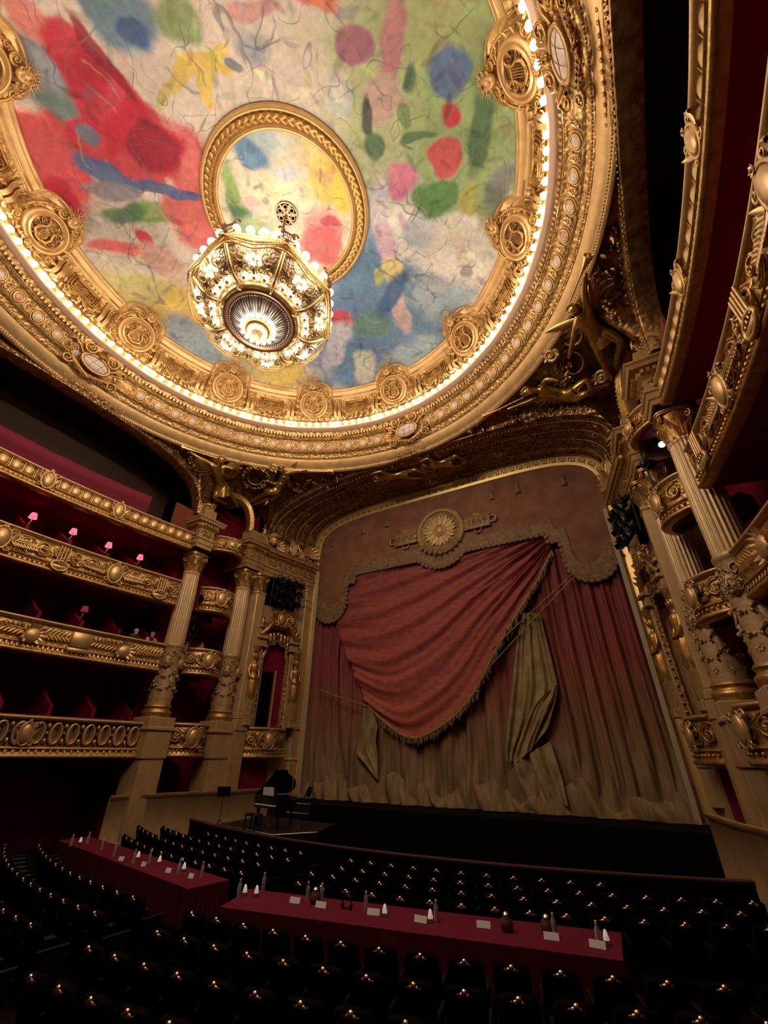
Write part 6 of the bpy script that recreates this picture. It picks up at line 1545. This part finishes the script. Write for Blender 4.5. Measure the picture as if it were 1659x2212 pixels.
def figure(name, J, h, mat_, parent, fat=1.12):
    """one continuous body grown over a jointed skeleton; J gives joint positions, h the body height"""
    ch_ = {'pelvis': .085, 'belly': .075, 'chest': .092, 'neck': .036, 'head': .058, 'crown': .040, 'shL': .042, 'elL': .031, 'haL': .024, 'fiL': .017, 'shR': .042, 'elR': .031, 'haR': .024, 'fiR': .017,
           'hipL': .066, 'knL': .044, 'anL': .027, 'toL': .021, 'hipR': .066, 'knR': .044, 'anR': .027, 'toR': .021}
    E = [('pelvis', 'belly'), ('belly', 'chest'), ('chest', 'neck'), ('neck', 'head'), ('head', 'crown'), ('chest', 'shL'), ('shL', 'elL'), ('elL', 'haL'), ('haL', 'fiL'), ('chest', 'shR'), ('shR', 'elR'), ('elR', 'haR'), ('haR', 'fiR'),
         ('pelvis', 'hipL'), ('hipL', 'knL'), ('knL', 'anL'), ('anL', 'toL'), ('pelvis', 'hipR'), ('hipR', 'knR'), ('knR', 'anR'), ('anR', 'toR')]
    J = {k: np.asarray(v, float) for k, v in J.items()}
    if 'belly' not in J: J['belly'] = (J['pelvis'] + J['chest']) / 2
    for s in 'LR':
        if 'fi' + s not in J: J['fi' + s] = J['ha' + s] + nrm(J['ha' + s] - J['el' + s]) * h * .05
        if 'to' + s not in J: J['to' + s] = J['an' + s] + nrm(J['an' + s] - J['kn' + s]) * h * .07
    if 'neck' not in J: J['neck'] = J['chest'] * .45 + J['head'] * .55
    if 'crown' not in J: J['crown'] = J['head'] + nrm(J['head'] - J['neck']) * h * .05
    ks = list(ch_); idx = {k: i for i, k in enumerate(ks)}; me = bpy.data.meshes.new(name)
    me.from_pydata([tuple(J[k]) for k in ks], [(idx[a], idx[b]) for a, b in E], []); o = link(name, me, parent)
    sk = o.modifiers.new('skin', 'SKIN'); sk.use_smooth_shade = True
    for i, k in enumerate(ks):
        r = ch_[k] * h * fat; me.skin_vertices[0].data[i].radius = (r, r); me.skin_vertices[0].data[i].use_root = (k == 'pelvis')
    ss = o.modifiers.new('sub', 'SUBSURF'); ss.levels = 1; ss.render_levels = 1; me.materials.append(mat_); return o, J
def px_fig(S, name, label, J2, h, drape=True, trumpet=None, wings=True, mat_=None, out=.35):
    t = thing(name, label, 'statue', 'gilded figures under the ceiling'); mat_ = mat_ or M_BRONZE
    J = {k: S(x, y, out + dz) for k, (x, y, dz) in J2.items()}; o, J = figure('body', J, h, mat_, t)
    N = S.N[int(np.argmin(((S.P - J['pelvis']) ** 2).sum(1)))]
    m_ = MB(); up = nrm(J['crown'] - J['neck']); x = nrm(np.cross(up, N)); F = FR(J['head'], x, up, np.cross(x, up)); ball(m_, (0, .01, -.02), (h * .062, h * .075, h * .068), 12, 9, F)
    for k in range(9): a = k * .7; spiral(m_, h * .022, 1.2, .5, F @ T3(h * .055 * cos(a), h * .03 + h * .05 * sin(a), -.01 + .02 * (k % 2)), 8)
    mask(m_, h * .11, F @ T3(0, 0, h * .03), 0, False); m_.build('head_and_hair', mat_, t)
    if drape:
        m_ = MB(); c = J['pelvis']; ax = nrm((J['knL'] + J['knR']) / 2 - c); sd = nrm(np.cross(ax, N)); k = 26; rows = []
        for u in np.linspace(0, 1, 9):
            a = np.linspace(0, 2 * pi, k, endpoint=False); rr = h * (.095 + .045 * u) * (1 + .12 * np.sin(6 * a + 3 * u) + .05 * np.sin(11 * a - 4 * u)); p = c + ax * (h * (.24 * u - .07))
            rows.append(p + np.outer(np.cos(a) * rr, sd) + np.outer(np.sin(a) * rr * .75, N))
        grid(m_, np.array(rows), wv=True); m_.build('drapery', mat_, t)
    if wings:
        for q in (-1, 1):
            m_ = MB(); sd = nrm(J['shL'] - J['shR']) * q; b = J['chest'] - N * h * .08; upv = nrm(J['chest'] - J['pelvis'])
            for k in range(8):
                d = nrm(sd * (1.0 - .06 * k) + upv * (.75 - .24 * k) - N * .1); x = nrm(np.cross(d, N)); leaf(m_, h * (.5 - .028 * k), h * .04, FR(b + sd * h * .05, x, d, np.cross(x, d)), .05, 6, .3)
            m_.build('wing', mat_, t)
    if trumpet:
        m_ = MB(); a, b = S(*trumpet[0], out + .1), S(*trumpet[1], out + .1); L = np.linspace(0, 1, 9); tube(m_, a + (b - a) * L[:, None], np.r_[np.full(6, .03), .05, .09, .16], 8); m_.build('trumpet', M_BRASS, t)
    return t
px_fig(PEN_R, 'trumpet_figure', 'gilded winged figure raising a trumpet on the right pendentive', dict(pelvis=(1288, 722, .1), belly=(1276, 703, .12), chest=(1260, 684, .12), head=(1242, 668, .22), shL=(1266, 664, .1), elL=(1262, 630, .15), haL=(1264, 600, .15),
       shR=(1246, 700, .2), elR=(1238, 735, .25), haR=(1230, 768, .2), hipL=(1300, 712, .1), knL=(1342, 735, .3), anL=(1330, 790, .1), hipR=(1288, 738, .15), knR=(1300, 775, .25), anR=(1318, 815, .1)), 3.3, trumpet=((1222, 672), (1272, 552)))
px_fig(PEN_R, 'trumpet_figure', 'gilded reclining figure blowing a long trumpet above the stage arch on the right', dict(pelvis=(1232, 852, .1), belly=(1212, 848, .12), chest=(1186, 842, .15), head=(1140, 846, .2), neck=(1158, 843, .15), shL=(1172, 832, .1), elL=(1180, 818, .2), haL=(1200, 822, .2),
       shR=(1168, 856, .2), elR=(1140, 868, .25), haR=(1102, 882, .2), hipL=(1240, 843, .1), knL=(1268, 818, .35), anL=(1276, 846, .15), hipR=(1240, 860, .15), knR=(1262, 852, .35), anR=(1312, 832, .1)), 3.0, trumpet=((1132, 858), (1044, 901)))
px_fig(PEN_L, 'trumpet_figure', 'gilded winged figure standing left on the left pendentive', dict(pelvis=(478, 1050, .1), belly=(474, 1036, .12), chest=(470, 1018, .12), head=(478, 994, .2), shL=(458, 1004, .1), elL=(436, 992, .1), haL=(415, 980, .1), shR=(486, 1008, .2), elR=(502, 1014, .2), haR=(524, 1002, .2),
       hipL=(472, 1058, .1), knL=(462, 1076, .35), anL=(486, 1088, .1), hipR=(486, 1054, .1), knR=(494, 1062, .3), anR=(512, 1092, .1)), 3.0, trumpet=((470, 990), (392, 966)))
px_fig(PEN_L, 'trumpet_figure', 'gilded figure with trumpet leaning above the stage arch on the left', dict(pelvis=(594, 1062, .1), chest=(614, 1032, .15), head=(608, 1012, .2), shL=(622, 1022, .1), elL=(640, 1020, .15), haL=(660, 1016, .15), shR=(606, 1038, .2), elR=(596, 1046, .2), haR=(580, 1040, .15),
       hipL=(596, 1068, .1), knL=(574, 1080, .3), anL=(550, 1090, .1), hipR=(586, 1062, .1), knR=(568, 1070, .3), anR=(544, 1082, .1)), 2.8, trumpet=((616, 1016), (720, 1019)))
for lab, J2 in (('gilded reclining figure on the dark stage vault, left of its middle', dict(pelvis=(868, 1024, .1), chest=(836, 1030, .15), head=(815, 1032, .15), shL=(834, 1022, .1), elL=(822, 1018, .15), haL=(808, 1022, .15), shR=(838, 1038, .1), elR=(826, 1044, .15), haR=(812, 1040, .1), hipL=(874, 1020, .1), knL=(898, 1014, .25), anL=(920, 1022, .1), hipR=(874, 1030, .1), knR=(896, 1032, .2), anR=(918, 1030, .1))),
                ('gilded reclining figure on the dark stage vault, right of its middle', dict(pelvis=(962, 998, .1), chest=(936, 1004, .15), head=(918, 1006, .15), shL=(934, 996, .1), elL=(924, 990, .15), haL=(910, 996, .15), shR=(938, 1012, .1), elR=(928, 1018, .15), haR=(914, 1014, .1), hipL=(966, 994, .1), knL=(984, 984, .25), anL=(1002, 992, .1), hipR=(968, 1004, .1), knR=(988, 1006, .2), anR=(1006, 998, .1)))):
    px_fig(VAU, 'reclining_figure', lab, J2, 2.3, wings=True, out=.2)
# garlands, wreaths, shields and shells on the pendentives
def garl(S, pts, r, label, seed, closed=False, mat_=None):
    P = np.array([S(x, y, .22) for x, y in pts]); m_ = MB(); Q = []
    for i in range(len(P) - 1): Q += [P[i] + (P[i + 1] - P[i]) * u for u in np.linspace(0, 1, 6, endpoint=False)]
    garland(m_, np.array(Q + [P[-1]]), r, None, 2.6, seed); t = thing('fruit_garland', label, 'garland', 'garlands on the pendentives')
    m_.build('fruit_and_leaves', mat_ or M_GOLD, t)['kind'] = 'stuff'
ell = lambda cx, cy, rx, ry, n=16: [(cx + rx * cos(a), cy + ry * sin(a)) for a in np.linspace(0, 2 * pi, n)]
garl(PEN_L, ell(552, 1032, 27, 22), .13, 'round gilt wreath in the middle of the left pendentive', 1)
garl(PEN_L, [(626, 1040), (632, 1056), (646, 1062), (660, 1052), (668, 1036)], .12, 'hanging gilt garland above the left end of the stage arch', 2)
garl(PEN_L, [(408, 972), (414, 1000), (424, 1020), (436, 1034)], .13, 'gilt garland beside the left figure above the gallery arch', 3)
garl(PEN_R, [(1280, 606), (1295, 636), (1310, 660), (1325, 684), (1340, 690)], .13, 'gilt fruit garland up the right pendentive beside the raised arm', 4)
garl(PEN_R, [(1180, 822), (1205, 828), (1222, 830), (1228, 800), (1232, 780)], .13, 'gilt fruit cluster between the two right figures', 5)
garl(PEN_R, [(1100, 900), (1130, 908), (1160, 905), (1185, 892), (1195, 880)], .12, 'gilt garland below the reclining right figure', 6)
def disc(S, px, py, r, label):
    c = S(px, py, .05); N = S.N[int(np.argmin(((S.P - c) ** 2).sum(1)))]; x = nrm(np.cross((0, 0, 1), N)); F = FR(c, x, np.cross(N, x), N); t = thing('round_shield', label, 'shield', 'dark round shields on the pendentives'); t.matrix_world = Matrix(F.tolist())
    m_ = MB(); lathe(m_, [(.001, .1), (r * .5, .09), (r * .92, .02), (r * .94, -.02)], 28); m_.build('shield_face', mat('shield_brown', (.10, .03, .018), .4, .5), t); m_ = MB(); rope_ring(m_, r, r, .05, T3(0, 0, .02), 30); m_.build('shield_rim', M_GOLD, t)
disc(PEN_R, 1236, 724, .38, 'dark oval shield behind the upper right figure'); disc(PEN_R, 1236, 784, .45, 'dark round shield between the two right figures'); disc(PEN_L, 552, 1032, .42, 'dark round shield inside the left wreath')
def scroll_at(S, px, py, r, label, sg=1):
    c = S(px, py, .15); N = S.N[int(np.argmin(((S.P - c) ** 2).sum(1)))]; x = nrm(np.cross((0, 0, 1), N)); F = FR(c, x, np.cross(N, x), N)
    m_ = MB(); spiral(m_, r, 1.6, .32, F, 24, sg); [leaf(m_, r * 1.5, r * .3, F @ RZ(a), .3) for a in (.4, 1.0, 1.6, -2.4, -1.7)]; ball(m_, (0, 0, r * .2), r * .25, 8, 6, F); t = thing('gilt_scroll', label, 'scroll', 'gilt scrolls at the arch feet'); m_.build('volute', M_GOLDB, t)
for S, x, y, r, lab, sg in ((PEN_R, 1352, 778, .32, 'large gilt scroll at the foot of the right gallery arch', 1), (PEN_R, 1190, 766, .28, 'gilt scroll left of the right round shield', -1), (PEN_R, 1300, 815, .28, 'gilt scroll under the upper right figure', 1), (PEN_L, 448, 1098, .26, 'gilt scroll at the foot of the left gallery arch', 1), (PEN_L, 505, 1005, .24, 'gilt scroll between left figure and wreath', -1), (PEN_L, 590, 1012, .22, 'gilt scroll right of the left wreath', 1)):
    scroll_at(S, x, y, r, lab, sg)
for k, (S, d0) in enumerate(((PEN_R, 0), (PEN_L, 90))):
    m_ = MB(); rr_ = np.random.default_rng(k + 5)
    for i in range(150):
        a = radians(d0 + rr_.uniform(6, 84)); t_ = rr_.uniform(.12, .92); p = pend_pt(a, t_, .02); b = pend_bound(a)
        if np.linalg.norm(b[:2] - 10.66 * np.array([cos(a), sin(a)])) < .7: continue
        N = nrm((-cos(a), -sin(a), -1.1)); x = nrm(np.cross((0, 0, 1), N)); F = FR(p, x, np.cross(N, x), N) @ RZ(rr_.uniform(0, 6.3))
        if i % 3 == 0: spiral(m_, rr_.uniform(.10, .22), 1.5, .24, F, 15, 1 if i % 2 else -1)
        elif i % 3 == 1: leaf(m_, rr_.uniform(.25, .5), .07, F, .35)
        else: rosette(m_, rr_.uniform(.07, .14), F, 6)
    m_.build('pendentive_relief', M_DGOLD, [o for o in bpy.data.objects if o.name.startswith('wall_pendentive')][k])['kind'] = 'stuff'
# rounded shields and helmet crest over the stage wall cornices, with masks on the corner blocks
for sx, sn in ((-1, 'left'), (1, 'right')):
    for (s, z, o_, kind, lab) in ((.6, 14.3, .5, 'helmet', 'gilt helmeted head on the cornice of the %s stage wall'), (2.1, 14.25, .45, 'lyre', 'upright gilt lyre on the cornice of the %s stage wall'), (3.3, 14.2, .4, 'leaf', 'gilt leaf spray on the cornice next to the %s end of the stage frame')):
        F = wallF(sx, s, z, o_); t = thing('cornice_trophy', lab % sn, 'ornament', 'trophies on the stage wall cornices'); t.matrix_world = Matrix(F.tolist()); m_ = MB()
        if kind == 'helmet': mask(m_, .75); lathe(m_, [(.001, .5), (.2, .46), (.33, .3), (.36, .12)], 14, M=np.array([[1, 0, 0, 0], [0, 0, 1, 0], [0, 1, 0, 0], [0, 0, 0, 1.0]])); [leaf(m_, .6, .12, T3(q * .3, -.3, -.05) @ RZ(-q * (.7 + .4 * j)), .3) for q in (-1, 1) for j in range(4)]
        elif kind == 'lyre': lyre(m_, 1.05, T3(0, .05, .1)); ball(m_, (0, 0, -.05), (.3, .42, .12), 14, 8); [leaf(m_, .5, .1, T3(q * .35, -.3, 0) @ RZ(-q * (.5 + .4 * j)), .3) for q in (-1, 1) for j in range(4)]
        else: [leaf(m_, .75, .13, RZ(a), .4) for a in np.linspace(-1.6, 1.6, 9)]; garland(m_, [(-.5, -.3, .1), (0, -.45, .2), (.5, -.3, .1)], .11, None, 2.4, 3)
        m_.build('gilt_carving', M_GOLDB, t)
# ---- four spectators leaning on the rail of the second balcony
M_SKIN = mat('skin', (.55, .32, .22), .6)
def spectator(px, py, x, shirt, hair, label):
    p = on_x(px, py, x); z0 = p[2] - 1.22
    t = thing('person', label, 'person', 'spectators in the left boxes', loc=(p[0], p[1], z0), rz=radians(-90))
    J = dict(pelvis=(0, -.1, .50), chest=(0, -.02, .92), neck=(0, .0, 1.06), head=(0, .03, 1.17), shL=(-.19, 0, .98), elL=(-.24, .14, .74), haL=(-.12, .34, .78), shR=(.19, 0, .98), elR=(.24, .14, .74), haR=(.12, .34, .78), hipL=(-.1, -.08, .46), knL=(-.12, .34, .46), anL=(-.12, .36, .06), hipR=(.1, -.08, .46), knR=(.12, .34, .46), anR=(.12, .36, .06))
    figure('body', J, 1.62, M_SKIN, t, 1.0)
    m_ = MB(); lathe(m_, [(.18, .46), (.20, .6), (.20, .8), (.235, .92), (.22, .99), (.12, 1.04), (.075, 1.06)], 16, M=S3(1.12, .72, 1)); [tube(m_, [(q * .2, 0, .97), (q * .25, .14, .74), (q * .2, .22, .75)], [.075, .065, .055], 8) for q in (-1, 1)]; m_.build('shirt', mat('shirt', shirt, .8), t)
    m_ = MB(); ball(m_, (0, -.012, 1.21), (.108, .118, .105), 10, 7); m_.build('hair', mat('hair', hair, .7), t)
    m_ = MB(); box(m_, -.22, .22, -.34, .02, .40, .46, None, .02); box(m_, -.22, .22, -.36, -.30, .46, .9, None, .02); m_.build('chair_seat', M_VELVET, t, smooth=False)
spectator(295, 1362, -11.5, (.03, .02, .02), (.55, .5, .42), 'person with light hair in dark clothes in the second left balcony'); spectator(330, 1369, -11.5, (.5, .42, .36), (.35, .28, .2), 'person in a pale top beside the column in the second left balcony')
spectator(404, 1389, -11.3, (.55, .30, .32), (.10, .06, .04), 'person in pink leaning on the small bowed balcony rail'); spectator(437, 1390, -11.3, (.62, .25, .12), (.12, .07, .05), 'person in orange at the small bowed balcony rail')
